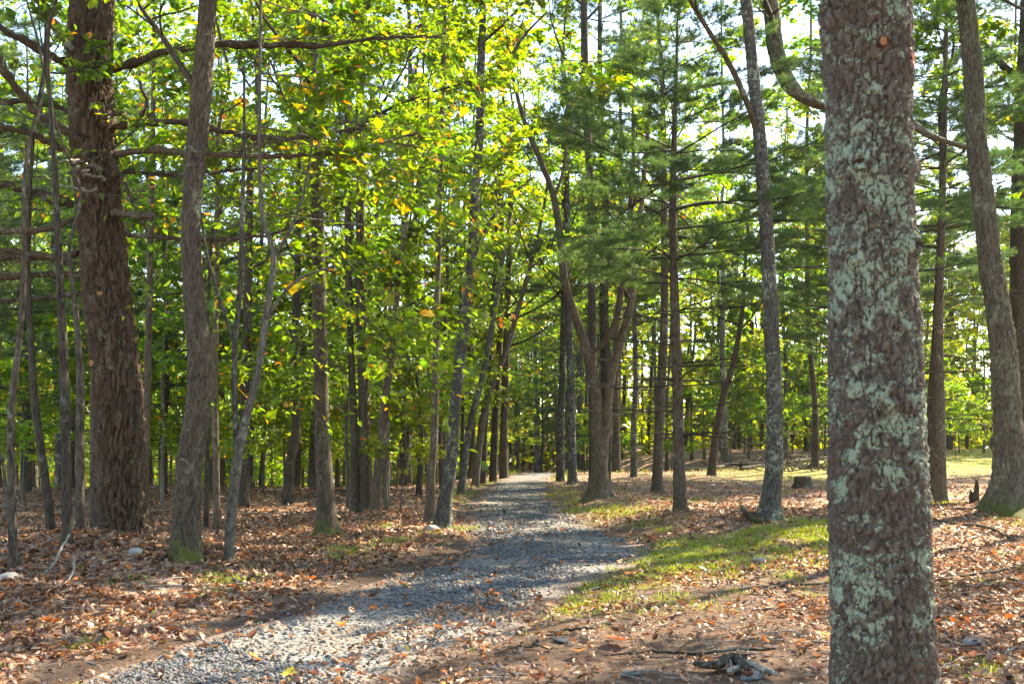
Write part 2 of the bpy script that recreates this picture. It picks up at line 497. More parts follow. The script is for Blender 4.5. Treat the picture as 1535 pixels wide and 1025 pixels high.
GRASS1 = [on_ground(*p) for p in [(835, 918), (880, 925), (960, 898), (1060, 862), (1250, 838), (1330, 800), (1240, 795), (1120, 805), (1010, 818), (985, 832), (930, 868), (880, 895)]]
GRASS2 = [on_ground(*p) for p in [(800, 745), (880, 770), (960, 790), (1000, 782), (930, 762), (860, 748), (825, 722), (806, 722)]]
GRASS3 = [on_ground(*p) for p in [(170, 925), (330, 905), (520, 850), (650, 815), (760, 790), (740, 780), (620, 805), (480, 845), (300, 895), (160, 905)]]
MEADOW = [on_ground(*p) for p in [(1080, 716), (1180, 728), (1300, 722), (1560, 712), (2200, 705), (2300, 676), (1500, 685), (1400, 690), (1200, 698), (1060, 704)]]
SOIL_R = [on_ground(*p) for p in [(690, 1060), (760, 960), (860, 925), (1000, 890), (1240, 850), (1250, 1100), (640, 1100)]]
SOIL_L = [on_ground(*p) for p in [(-60, 1090), (60, 1010), (200, 968), (330, 932), (450, 893), (600, 832), (690, 808), (730, 815), (690, 842), (560, 885), (400, 945), (270, 1000), (190, 1060)]]

def masks(x, y):
    n = fbm(x * 1.6, y * 1.6, seed=21, o=4); n2 = fbm(x * .5, y * .5, seed=31, o=3)
    wx, wy = x + (n - .5) * 1.2, y + (fbm(x * 1.3, y * 1.3, seed=41, o=3) - .5) * 1.6
    g1 = poly_mask(wx, wy, GRASS1, .5) * ss(.34, .54, n + .1)
    g2 = poly_mask(wx, wy, GRASS2, .6) * ss(.38, .6, n) * .8
    g3 = poly_mask(wx, wy, GRASS3, .25) * ss(.5, .68, n) * .8
    off = np.abs(x - path_c(y)) - path_w(y) / 2
    g4 = np.exp(-((off - .45) / .4) ** 2) * ss(20, 26, y) * (1 - ss(48, 56, y)) * ss(.42, .6, n) * .8
    spots = ss(.64, .72, fbm(x * 1.1 + 50, y * 1.1, seed=61, o=4)) * .3 * ss(0, 2, x - path_c(y)) * ss(7, 10, y)
    grass = np.clip(np.maximum.reduce([g1, g2, g3, g4, spots]), 0, 1)
    soil = np.maximum(poly_mask(wx, wy, SOIL_R, .6) * .8, poly_mask(x + (n - .5) * .5, y + (n2 - .5) * .6, SOIL_L, .25) * .95)
    soil = np.maximum(soil, .9 * ss(.45, .0, np.clip(off, 0, None)) )
    litter = np.clip(1 - soil, 0, 1) * np.maximum(ss(.25, .5, n2 + .12), ss(-1, -2.5, x - path_c(y)) * .9)
    meadow = poly_mask(wx, wy, MEADOW, 3.0)
    return litter, grass, meadow

gx = spaced(-13, 13, .15, -260, 260); gy = spaced(2.5, 32, .15, -40, 300)
GX, GY = np.meshgrid(gx, gy)
gxf, gyf = GX.ravel(), GY.ravel()
V = np.stack([gxf, gyf, Z(gxf, gyf)], -1)
nx, ny = len(gx), len(gy)
ii = (np.arange(ny - 1)[:, None] * nx + np.arange(nx - 1)[None, :])
Qg = np.stack([ii, ii + 1, ii + nx + 1, ii + nx], -1).reshape(-1, 4)
ml, mg, mm = masks(gxf, gyf)
gm = raw_mesh('ground', V, Qg, np.zeros((0, 3), np.int64), None, M['ground'], True, {'m_litter': ml, 'm_grass': mg, 'm_meadow': mm})
ground = link('ground', gm, kind='structure')

py_ = np.concatenate([np.arange(-8, 3, .5), np.arange(3, 30, .1), np.arange(30, 76, .4)])
uu = np.linspace(-1, 1, 33)
PU, PYY = np.meshgrid(uu, py_)
edge = 1 + (fbm(PYY * 1.3, np.sign(PU) * 7 + 20, seed=77, o=4) - .5) * .55
pxx = path_c(PYY) + PU * path_w(PYY) / 2 * edge * 1.12
pz = Z(pxx, PYY) + .028 - .07 * ss(.86, 1.0, np.abs(PU)) + (fbm(pxx * 5, PYY * 5, seed=8, o=3) - .5) * .02
n0, n1 = pxx.shape
ii = (np.arange(n0 - 1)[:, None] * n1 + np.arange(n1 - 1)[None, :])
Qp = np.stack([ii, ii + 1, ii + n1 + 1, ii + n1], -1).reshape(-1, 4)
med = ss(.45, .95, np.abs(PU) + (fbm(pxx * 2, PYY * 2, seed=15, o=3) - .5) * .7)
pm = raw_mesh('gravel_path', np.stack([pxx, PYY, pz], -1).reshape(-1, 3), Qp, np.zeros((0, 3), np.int64), None, M['gravel_bed'], True, {'m_edge': med.ravel()})
gpath = link('gravel_path', pm, kind='structure')

# ------------------------------------------------------------------ gravel: loose stones
rng = np.random.default_rng(4)
def icosa():
    p = (1 + 5 ** .5) / 2
    v = np.array([(-1, p, 0), (1, p, 0), (-1, -p, 0), (1, -p, 0), (0, -1, p), (0, 1, p), (0, -1, -p), (0, 1, -p), (p, 0, -1), (p, 0, 1), (-p, 0, -1), (-p, 0, 1)]) / np.sqrt(1 + p * p)
    f = np.array([(0, 11, 5), (0, 5, 1), (0, 1, 7), (0, 7, 10), (0, 10, 11), (1, 5, 9), (5, 11, 4), (11, 10, 2), (10, 7, 6), (7, 1, 8), (3, 9, 4), (3, 4, 2), (3, 2, 6), (3, 6, 8), (3, 8, 9), (4, 9, 5), (2, 4, 11), (6, 2, 10), (8, 6, 7), (9, 8, 1)])
    return v, f
ICO_V, ICO_F = icosa()
STONES = []
for k in range(8):
    v = ICO_V * (1 + rng.uniform(-.28, .28, (12, 1)))
    v = np.clip(v, -.78, .78) * np.array([1, rng.uniform(.6, .9), rng.uniform(.35, .6)])
    STONES.append(v)

OCT_F = np.array([(0, 2, 4), (2, 1, 4), (1, 3, 4), (3, 0, 4), (2, 0, 5), (1, 2, 5), (3, 1, 5), (0, 3, 5)])
OCT = [np.array([(1, 0, 0), (-1, .1, 0), (.1, .8, 0), (0, -.8, .1), (.2, .1, .5), (0, 0, -.5)]) * (1 + .3 * math.sin(k * 1.7)) + .12 * np.sin(np.arange(18).reshape(6, 3) * (k + 1.3)) for k in range(8)]

def rot_frames(n, tilt, rng):
    az = rng.uniform(0, 2 * np.pi, n); t = rng.normal(0, tilt, n); t2 = rng.normal(0, tilt, n)
    ca, sa, ct, st, cu, su = np.cos(az), np.sin(az), np.cos(t), np.sin(t), np.cos(t2), np.sin(t2)
    X = np.stack([ca * ct, sa * ct, st], -1)
    Y0 = np.stack([-sa, ca, np.zeros(n)], -1)
    Nn = np.cross(X, Y0)
    Y = Y0 * cu[:, None] + Nn * su[:, None]
    return np.stack([X, Y, np.cross(X, Y)], 1)      # rows: axes

def place(mb, base, faces, pos, frames, scale, col):
    n, k = len(pos), len(base)
    if not n: return
    sc3 = np.asarray(scale, float)
    sc3 = sc3[:, None, None] if sc3.ndim == 1 else sc3[:, None, :]
    V = np.einsum('nkj,njd->nkd', base[None] * sc3, frames) + pos[:, None, :]
    off = (np.arange(n) * k)[:, None, None]
    fc = (faces[None] + off).reshape(-1, faces.shape[1])
    cc = np.repeat(np.asarray(col, float), k, 0) if np.asarray(col).ndim == 2 else col
    mb.add(V.reshape(-1, 3), fc if faces.shape[1] == 4 else None, fc if faces.shape[1] == 3 else None, cc)

def scatter(rng, y0, y1, dens, x0=None, x1=None):
    out = []
    for a in np.arange(y0, y1, .5):
        hw = .53 * (a + .5) + .6
        lo, hi = (-hw if x0 is None else max(x0, -hw)), (hw if x1 is None else min(x1, hw))
        n = rng.poisson(max(hi - lo, 0) * .5 * dens)
        out.append(np.stack([rng.uniform(lo, hi, n), rng.uniform(a, a + .5, n)], -1))
    return np.concatenate(out)

stone_pts = []
for y0, y1, dn, sz in ((5.2, 9, 2300, .0125), (9, 13.5, 1300, .015), (13.5, 20, 520, .018), (20, 30, 130, .022)):
    p = scatter(rng, y0, y1, dn, -4, 3)
    o = np.abs(p[:, 0] - path_c(p[:, 1])) / (path_w(p[:, 1]) / 2)
    bare = fbm(p[:, 0] * 1.1, p[:, 1] * 1.1, seed=91, o=3)
    edge_r = np.where((p[:, 0] > path_c(p[:, 1])) & (p[:, 1] < 11.5), .62, .95)
    pr = ss(edge_r + .16, edge_r - .14, o + (bare - .5) * .6) * (.12 + .88 * ss(.40, .56, bare + .05 * (p[:, 1] < 8.5)))
    p = p[rng.random(len(p)) < np.maximum(pr, .015 * (o < 1.5))]
    stone_pts.append(np.column_stack([p, np.exp(rng.normal(0, .33, len(p))) * sz]))
SP = np.concatenate(stone_pts)
sz_ = Z(SP[:, 0], SP[:, 1]) + .03 + SP[:, 2] * rng.uniform(.0, .55, len(SP))
S3 = np.column_stack([SP[:, :2], sz_])
ppx, ppy = proj(S3)
vis = (ppx > 5) & (ppx < 1530) & (ppy < 1015)
score = np.where(vis, SP[:, 2] / SP[:, 1], 0)
big = np.argsort(-score)[:290]
is_big = np.zeros(len(SP), bool); is_big[big] = True
grey = rng.uniform(.55, 1.25, (len(SP), 1)) * np.array([[1, 1, 1]]) + rng.normal(0, .03, (len(SP), 3))
warm = rng.random(len(SP)) < .07
grey[warm] *= np.array([1.1, .88, .75])
fr = rot_frames(len(SP), .35, rng)
mb = MB(); kind_ = rng.integers(0, 8, len(SP))
for k in range(8):
    i = np.where((kind_ == k) & ~is_big)[0]
    a_ = i[SP[i, 1] < 10.5]; b_ = i[SP[i, 1] >= 10.5]
    place(mb, STONES[k], ICO_F, S3[a_], fr[a_], SP[a_, 2], grey[a_])
    place(mb, OCT[k], OCT_F, S3[b_], fr[b_], SP[b_, 2], grey[b_])
go = mb.build('loose_gravel', M['stone'], gpath, smooth=False, kind='stuff')
from mathutils import Matrix
stone_mesh = []
for k in range(8):
    b = MB(); b.add(STONES[k], None, ICO_F); stone_mesh.append(b.mesh('stone', M['stone'], False))
for i in big:
    o = link('stone', stone_mesh[kind_[i]], gpath)
    m4 = Matrix(fr[i].T.tolist()).to_4x4() @ Matrix.Scale(float(SP[i, 2]), 4)
    m4.translation = Vector(S3[i]); o.matrix_local = m4

# ------------------------------------------------------------------ leaf shapes
LEAF6 = np.array([(0, 0, 0), (.36, .30, .11), (.74, .22, .06), (1.05, 0, -.13), (.74, -.22, .06), (.36, -.30, .11)]) - np.array([0, 0, 0])
LEAF6_Q = np.array([(0, 3, 2, 1), (0, 5, 4, 3)])
LEAF4 = np.array([(0, 0, 0), (.5, .34, .06), (1.0, 0, -.03), (.5, -.34, .06)])
LEAF4_T = np.array([(0, 2, 1), (0, 3, 2)])
_mo = [(0, 0), (.14, .14), (.10, .46), (.34, .32), (.42, .62), (.60, .30), (.72, .30), (.78, .16), (1.05, 0)]
MAPLE = np.array([(x, y, .10 * abs(y)) for x, y in _mo] + [(x, -y, .10 * abs(y)) for x, y in _mo[-2:0:-1]])
MAPLE_T = []
for i in range(1, 15):
    MAPLE_T.append((0, (i + 1) % 16, i))
MAPLE_T = np.array([(0, i, i + 1) for i in range(1, 15)])
# curled dry oak leaf: three cross rows, cupped
def dry_leaf(cup, curl, lob=.0):
    rows = []
    xs = [0, .22, .45, .7, 1.0]; ws = [.03, .17 + lob, .2 - lob * .6, .19 + lob, .02]
    for x, wd in zip(xs, ws):
        zc = curl * math.sin(x * math.pi) + .04 * math.sin(x * 9)
        rows += [(x - .5, -wd, zc + cup * wd), (x - .5, 0, zc), (x - .5, wd, zc + cup * wd * 1.2)]
    q = []
    for r in range(4):
        for c_ in range(2):
            a = r * 3 + c_
            q.append((a, a + 3, a + 4, a + 1))
    return np.array(rows), np.array(q)
DRY = [dry_leaf(.9, .1, .03), dry_leaf(-.7, .16, .05), dry_leaf(1.6, -.12), dry_leaf(.3, .25, .04), dry_leaf(-1.2, -.1, .02)]
DRY_COL = np.array([(.34, .205, .125), (.26, .145, .082), (.41, .265, .17), (.17, .095, .058), (.38, .215, .11), (.46, .33, .235), (.11, .065, .042), (.31, .17, .095), (.21, .12, .075)])
def dry_cols(n, rng):
    c = DRY_COL[rng.integers(0, len(DRY_COL), n)] * rng.uniform(.6, 1.0, (n, 1)) * np.array([1.0, .95, .86])
    o = rng.random(n) < .035
    c[o] = np.array([.58, .20, .035]) * rng.uniform(.7, 1.1, (o.sum(), 1))
    g = rng.random(n) < .012
    c[g] = np.array([.22, .24, .05])
    return c

LL = []
for y0, y1, dn in ((4.8, 8.5, 330), (8.5, 13, 280), (13, 19, 160), (19, 28, 50), (28, 44, 14)):
    p = scatter(rng, y0, y1, dn)
    l_, g_, m_ = masks(p[:, 0], p[:, 1])
    off = np.abs(p[:, 0] - path_c(p[:, 1])) - path_w(p[:, 1]) / 2
    n = fbm(p[:, 0] * .9, p[:, 1] * .9, seed=123, o=3)
    pr = np.clip(l_ * 1.1 * ss(.2, .52, n + .15), .05, 1) * (1 - .75 * g_) * (1 - .9 * m_)
    pr = np.where(off < 0, .035 + .10 * ss(-.5, 0, off), pr)
    rr = (p[:, 0] > path_c(p[:, 1]) + .15) & (p[:, 1] < 9.5) & (off < .3)
    pr = np.where(rr, np.maximum(pr, .38), pr)
    p = p[rng.random(len(p)) < pr]
    LL.append(p)
LL = np.concatenate(LL)
nL = len(LL)
lsz = rng.uniform(.042, .102, nL) * np.where(LL[:, 0] > path_c(LL[:, 1]), .85, 1.0)
off = np.abs(LL[:, 0] - path_c(LL[:, 1])) - path_w(LL[:, 1]) / 2
lz = Z(LL[:, 0], LL[:, 1]) + np.where(off < 0, .045, .012) + rng.uniform(0, .035, nL)
L3 = np.column_stack([LL, lz])
lfr = rot_frames(nL, .38, rng); lk = rng.integers(0, 5, nL); lc = dry_cols(nL, rng)
ppx, ppy = proj(L3)
vis = (ppx > 8) & (ppx < 1526) & (ppy < 1012) & ~((ppx > 1235) & (ppx < 1405))
lbig = np.argsort(-np.where(vis, lsz / LL[:, 1], 0))[:280]
lb = np.zeros(nL, bool); lb[lbig] = True
mb = MB()
for k in range(5):
    i = np.where((lk == k) & ~lb & (LL[:, 1] < 9.8))[0]
    place(mb, DRY[k][0], DRY[k][1], L3[i], lfr[i], lsz[i], lc[i])
    i = np.where((lk == k) & ~lb & (LL[:, 1] >= 9.8))[0]
    place(mb, (LEAF6 - np.array([.5, 0, 0])) * np.array([1, .8, 2.2 if k % 2 else -2]), LEAF6_Q, L3[i], lfr[i], lsz[i], lc[i])
FR = []
for y0, y1, dn in ((4.8, 8.5, 600), (8.5, 13, 320), (13, 20, 80)):
    p = scatter(rng, y0, y1, dn); o_ = np.abs(p[:, 0] - path_c(p[:, 1])) - path_w(p[:, 1]) / 2
    cl = fbm(p[:, 0] * 2.2, p[:, 1] * 2.2, seed=321, o=3)
    l_, g_, m_ = masks(p[:, 0], p[:, 1])
    p = p[rng.random(len(p)) < (.25 + .75 * l_) * np.where(o_ < -.1, .10 + .25 * ss(.5, .65, cl), .35 + .65 * ss(.4, .6, cl))]
    FR.append(p)
FR = np.concatenate(FR); nF = len(FR); fo = np.abs(FR[:, 0] - path_c(FR[:, 1])) - path_w(FR[:, 1]) / 2
place(mb, LEAF4 - np.array([.5, 0, 0]), LEAF4_T, np.column_stack([FR, Z(FR[:, 0], FR[:, 1]) + np.where(fo < 0, .04, .012) + rng.uniform(0, .012, nF)]), rot_frames(nF, .35, rng), rng.uniform(.018, .05, nF), dry_cols(nF, rng) * rng.uniform(.55, 1.1, (nF, 1)))
tag(mb.build('leaf_litter', M['dry_leaf'], kind='stuff'), 'brown fallen leaves carpeting the forest floor on both sides of the path', 'leaves')
SHADE = [('brown', (.24, .13, .08)), ('tan', (.38, .235, .155)), ('dark', (.13, .07, .048)), ('pale', (.47, .33, .25)), ('orange', (.62, .19, .03))]
leaf_mesh = {}
for nm, c_ in SHADE:
    for k in range(5):
        b = MB(); b.add(DRY[k][0], DRY[k][1], None, c_); leaf_mesh[nm, k] = b.mesh('fallen_leaf', M['dry_leaf'], True)
ADJ = {'brown': 'brown', 'tan': 'tan', 'dark': 'dark brown', 'pale': 'pale buff', 'orange': 'bright orange'}
for i in lbig:
    nm = min(SHADE, key=lambda t: np.abs(np.array(t[1]) - lc[i]).sum())[0]
    o = link('fallen_leaf', leaf_mesh[nm, lk[i]])
    m4 = Matrix(lfr[i].T.tolist()).to_4x4() @ Matrix.Scale(float(lsz[i]), 4)
    m4.translation = Vector(L3[i]); o.matrix_world = m4
    x, y = LL[i]; px, _ = proj(L3[i])
    d = x - path_c(y)
    if px > 1400: where = 'among twigs beyond the lichen covered pine'
    elif abs(d) < path_w(y) / 2 * .8: where = 'lying on the gravel of the path'
    elif d < 0: where = 'in the deep litter before the big furrowed pine'
    else: where = 'on bare soil between path and lichen covered pine'
    tag(o, f'{ADJ[nm]} curled fallen leaf {where}', 'fallen leaf', 'fallen leaves in the foreground')

# ------------------------------------------------------------------ grass
mb = MB()
GP = []
for y0, y1, dn in ((6, 9, 3600), (9, 13, 4200), (13, 18, 2000), (18, 26, 500), (26, 46, 90)):
    p = scatter(rng, y0, y1, dn, -7, 9)
    _, g_, m_ = masks(p[:, 0], p[:, 1])
    clump = fbm(p[:, 0] * 4, p[:, 1] * 4, seed=55, o=3)
    off = np.abs(p[:, 0] - path_c(p[:, 1])) - path_w(p[:, 1]) / 2
    p = p[(rng.random(len(p)) < g_ ** 1.2 * ss(.30, .55, clump)) & (off > -.15)]
    GP.append(p)
mp = scatter(rng, 36, 78, 14, 6, 45)
mp = mp[rng.random(len(mp)) < masks(mp[:, 0], mp[:, 1])[2] * ss(.35, .6, fbm(mp[:, 0] * .6, mp[:, 1] * .6, seed=66, o=3))]
GP.append(mp)
# young tufts that stand alone
for px, py in ((1470, 1005), (1432, 768), (190, 892), (130, 970), (1000, 800), (875, 905), (640, 800), (580, 793), (1180, 870), (1090, 855)):
    x, y = on_ground(px, py)
    GP.append(np.column_stack([rng.normal(x, .06 + y * .005, 160), rng.normal(y, .07 + y * .006, 160)]))
GP = np.concatenate(GP); nG = len(GP)
gh = rng.uniform(.025, .08, nG) * (1 + .5 * ss(12, 24, GP[:, 1]) + 1.5 * ss(34, 40, GP[:, 1]))
az = rng.uniform(0, 2 * np.pi, nG); lean = rng.uniform(.1, .9, nG)
gw = .0022 + .00022 * GP[:, 1]
b0 = np.column_stack([GP, Z(GP[:, 0], GP[:, 1]) - .005])
dirs = np.stack([np.cos(az), np.sin(az), np.zeros(nG)], -1); side = np.stack([-np.sin(az), np.cos(az), np.zeros(nG)], -1)
v0 = b0 - side * gw[:, None]; v1 = b0 + side * gw[:, None]
mid = b0 + dirs * (gh * lean * .35)[:, None] + np.array([0, 0, 1]) * (gh * .65)[:, None]
v2 = mid - side * gw[:, None] * .7; v3 = mid + side * gw[:, None] * .7
tip = b0 + dirs * (gh * lean)[:, None] + np.array([0, 0, 1]) * (gh * (1 - lean * .25))[:, None]
gc = np.array([(.21, .23, .025)]) * rng.uniform(.6, 1.5, (nG, 1)) + rng.uniform(0, 1, (nG, 1)) ** 3 * np.array([(.14, .09, .03)])
V = np.stack([v0, v1, v2, v3, tip], 1).reshape(-1, 3)
k = np.arange(nG)[:, None] * 5
mb.add(V, np.hstack([k, k + 1, k + 3, k + 2]), np.hstack([k + 2, k + 3, k + 4]), np.repeat(gc, 5, 0))
tag(mb.build('grass', M['grass'], kind='stuff'), 'short yellow green grass and moss beside the gravel path', 'grass')

# ------------------------------------------------------------------ trees: growth
UP = np.array([0, 0, 1.0])
class Grow:
    """Collects wood tubes and leaf nodes for one tree."""
    def __init__(s, seed, minr=.0015):
        s.minr = minr; s.r = np.random.default_rng(seed); s.wood = MB(); s.lp = []; s.ld = []
    def bough(s, p, d, L, r, lvl, maxl, up=.25, droop=.0, wig=.18, kids=7, leafn=6, spread=1.0, flat=.5, leaf_from=.2):
        rg = s.r
        n = 7 if lvl <= 1 else 5 if lvl == 2 else 4
        pts = [np.asarray(p, float)]; d = nrm(d); dd = [d]
        for k in range(n - 1):
            d = nrm(d + rg.normal(0, wig, 3) * (1, 1, .6) + UP * (up * .25 if k < n / 2 else -droop * .4))
            pts.append(pts[-1] + d * L / (n - 1)); dd.append(d)
        pts = np.array(pts)
        rr = r * np.linspace(1, .25, n)
        if r > s.minr:
            tube(s.wood, pts, rr, 6 if lvl == 0 else 5 if lvl == 1 else 3)
        if lvl < maxl:
            m = max(2, int(kids * rg.uniform(.8, 1.2)))
            for j in range(m):
                t = rg.uniform(.22, .98) if lvl else rg.uniform(.3, .98)
                q = t * (n - 1); i = min(int(q), n - 2); u = q - i
                pos = pts[i] * (1 - u) + pts[i + 1] * u; ax = dd[i + 1]
                hor = nrm(np.cross(ax, UP) + 1e-3)
                sgn = 1 if j % 2 else -1
                a = rg.uniform(.6, 1.1)
                v = ax * math.cos(a) + (hor * sgn * (1 if flat > rg.random() else rg.uniform(-1, 1)) + nrm(np.cross(hor, ax)) * rg.normal(0, .45)) * math.sin(a)
                s.bough(pos, v, L * rg.uniform(.32, .58) * (1.15 - .5 * t) * spread, max(rr[i] * .5, .0016), lvl + 1, maxl, up * .6, droop, wig, kids, leafn, spread, flat, leaf_from)
        if lvl == maxl:
            m = leafn
            for j in range(m):
                t = leaf_from + (1 - leaf_from) * (j + rg.uniform(.2, .8)) / m
                q = t * (n - 1); i = min(int(q), n - 2); u = q - i
                s.lp.append(pts[i] * (1 - u) + pts[i + 1] * u); s.ld.append(dd[i + 1])
    def leaves(s, mb, size, cols, shape='6', tilt=.5, yellow=.03, keep=1.0, pick=None):
        rg = s.r
        P = np.array(s.lp); D = np.array(s.ld); n = len(P)
        if keep < 1:
            k = rg.random(n) < keep; P, D = P[k], D[k]; n = len(P)
        hor = nrm(np.cross(D, UP) + 1e-4)
        sg = rg.choice([-1, 1], n)[:, None]
        ax = nrm(D * .6 + hor * sg * rg.uniform(.3, 1.0, (n, 1)) + rg.normal(0, .25, (n, 3)) - UP * rg.uniform(0, .55, (n, 1)))
        nn = nrm(UP + rg.normal(0, tilt, (n, 3)))
        Y = nrm(np.cross(nn, ax)); N = np.cross(ax, Y)
        fr = np.stack([ax, Y, N], 1)
        sc = size * np.exp(rg.normal(0, .22, n))
        cols = np.asarray(cols, float)
        w_ = rg.random((n, 1)) * (len(cols) - 1)
        i0 = np.floor(w_).astype(int)[:, 0].clip(0, len(cols) - 2); fw = w_ - i0[:, None]
        c = cols[i0] * (1 - fw) + cols[i0 + 1] * fw
        c *= rg.uniform(.75, 1.2, (n, 1))
        yl = rg.random(n) < yellow
        c[yl] = np.array([(.50, .30, .03), (.55, .20, .03), (.42, .34, .04)])[rg.integers(0, 3, yl.sum())]
        s.P, s.fr, s.sc, s.c = P, fr, sc, c
        use = np.ones(n, bool)
        if pick is not None: use[pick(P, sc)] = False
        s.picked = np.where(~use)[0]
        b, f = {'6': (LEAF6, LEAF6_Q), '4': (LEAF4, LEAF4_T), 'm': (MAPLE, MAPLE_T)}[shape]
        place(mb, b, f, P[use], fr[use], sc[use], c[use])
        return n

GREENS = [(.045, .085, .012), (.075, .125, .014), (.105, .145, .016)]
GREENS_Y = [(.072, .125, .016), (.105, .155, .018), (.155, .18, .02)]
GREENS_D = [(.03, .07, .014), (.05, .095, .018), (.07, .11, .018)]

def trunk_mesh(P, rad, nth, ds, mat, depth=.01, cw=.05, ch=.14, seed=0, flare=.0, fh=.25, lob=5, knots=(), top=None):
    """A stem swept along P with bark plates as relief; P in the tree's own coordinates, foot at the origin."""
    P = np.asarray(P, float); rad = np.asarray(rad, float)
    Ltot = np.linalg.norm(np.diff(P, axis=0), axis=1).sum()
    n = max(8, int(Ltot / ds))
    s_ = np.linspace(0, Ltot, n)
    if top is not None and top < Ltot:
        s_ = np.concatenate([np.arange(0, top, ds), np.arange(top, Ltot + .2, .3)])
    full = catmull(np.column_stack([P, rad]), 400); st = np.linspace(0, Ltot, 400); n = len(s_)
    C = np.column_stack([np.interp(s_, st, full[:, q]) for q in range(4)])
    cen, r = C[:, :3], np.maximum(C[:, 3], .008)
    th = np.arange(nth) / nth * 2 * np.pi
    TH, S_ = np.meshgrid(th, s_)
    r0 = float(np.median(rad[: max(2, len(rad) // 2)]))
    nu = max(4, int(round(2 * math.pi * r0 / cw)))
    u = TH / (2 * np.pi) * nu; v = S_ / ch
    wx = (fbm(np.cos(TH) * 3 * r0 / .1, np.sin(TH) * 3 * r0 / .1, S_ * 7, seed=seed + 1, o=3) - .5)
    f1, f2, cid = worley_wrap(u + wx * 1.1, v + wx * .9 + .5 * np.mod(np.floor(u), 2), nu, seed)
    hgt = ss(.0, .26, f2 - f1)
    g1, g2, gid = worley_wrap(u * 2 + wx * 2.5, v * 2.2 + wx * 2, nu * 2, seed + 50)
    hgt = np.clip(hgt * (.72 + .28 * ss(.0, .3, g2 - g1)) - .25 * (gid > .86), 0, 1)
    fine = fbm(np.cos(TH) * r0 * 90, np.sin(TH) * r0 * 90, S_ * 26, seed=seed + 5, o=3)
    big = fbm(np.cos(TH) * 1.2, np.sin(TH) * 1.2, S_ * 1.3, seed=seed + 9, o=3) - .5
    rr = r[:, None] * (1 + big * .12) + depth * (hgt - .75) + depth * 1.0 * (fine - .5) + depth * .5 * (cid - .5) * hgt
    if flare:
        k = np.exp(-np.clip(S_, 0, None) / fh)
        rr = rr * (1 + flare * k * (.75 + .6 * np.cos(TH * lob + seed) * k + .5 * (vnoise(np.cos(TH) * 2, np.sin(TH) * 2, seed=seed + 3) - .5)))
    for (ka, ks, kr, kh) in knots:
        d2 = ((np.angle(np.exp(1j * (TH - ka))) * r0) / kr) ** 2 + ((S_ - ks) / kr) ** 2
        rr = rr + kh * (np.exp(-d2 * .8) - 1.15 * np.exp(-d2 * 5))
    V = cen[:, None, :] + np.stack([np.cos(TH) * rr, np.sin(TH) * rr, np.zeros_like(rr)], -1)
    i = np.arange(n - 1)[:, None] * nth; j = np.arange(nth)[None, :]; k = (j + 1) % nth
    Q = np.stack([i + j, i + k, i + nth + k, i + nth + j], -1).reshape(-1, 4)
    return raw_mesh('trunk', V.reshape(-1, 3), Q, np.zeros((0, 3), np.int64), None, mat, True, {'plate': cid * hgt, 'height': hgt})

def px_path(spec, D, lean=0.0):
    """(px, py, width px) rows, foot first -> world points and radii. The foot is put on the ground."""
    pts, rad = [], []
    for k, (px, py, wd) in enumerate(spec):
        p = world(px, py, D)
        if k == 0: p[2] = Z(p[0], p[1]) - .08
        pts.append(p); rad.append(wd / 2 / F * D)
    return np.array(pts), np.array(rad)

def ground_pt(px, py):
    x, y = on_ground(px, py)
    for _ in range(6):                        # meet the real ground along the sight line
        z = float(Z(x, y)); y = (CAM_H - z) * F / (py - HZ); x = (px - 767.5) / F * y
    return np.array([x, y, float(Z(x, y))])
def foot_depth(spec, D):
    return float(np.clip(ground_pt(spec[0][0], spec[0][1])[1], D * .8, D * 1.25))

def extend(P, r, H):
    """Carry a stem on upward beyond the frame to height H."""
    top = P[-1]
    if top[2] >= H: return P, r
    d = nrm(P[-1] - P[-2]); d = nrm(d * .6 + UP * .4); n = 4
    L = (H - top[2]) / max(d[2], .3)
    ex = [top + d * L * (k + 1) / n + np.array([.12 * math.sin(k * 2.1 + top[0]), .12 * math.cos(k * 1.7), 0]) for k in range(n)]
    er = [r[-1] * (1 - .9 * (k + 1) / n) for k in range(n)]
    return np.vstack([P, ex]), np.concatenate([r, er])

def at_height(P, r, z):
    i = np.searchsorted(P[:, 2], z); i = min(max(i, 1), len(P) - 1)
    t = np.clip((z - P[i - 1, 2]) / max(P[i, 2] - P[i - 1, 2], 1e-6), 0, 1)
    return P[i - 1] * (1 - t) + P[i] * t, r[i - 1] * (1 - t) + r[i] * t

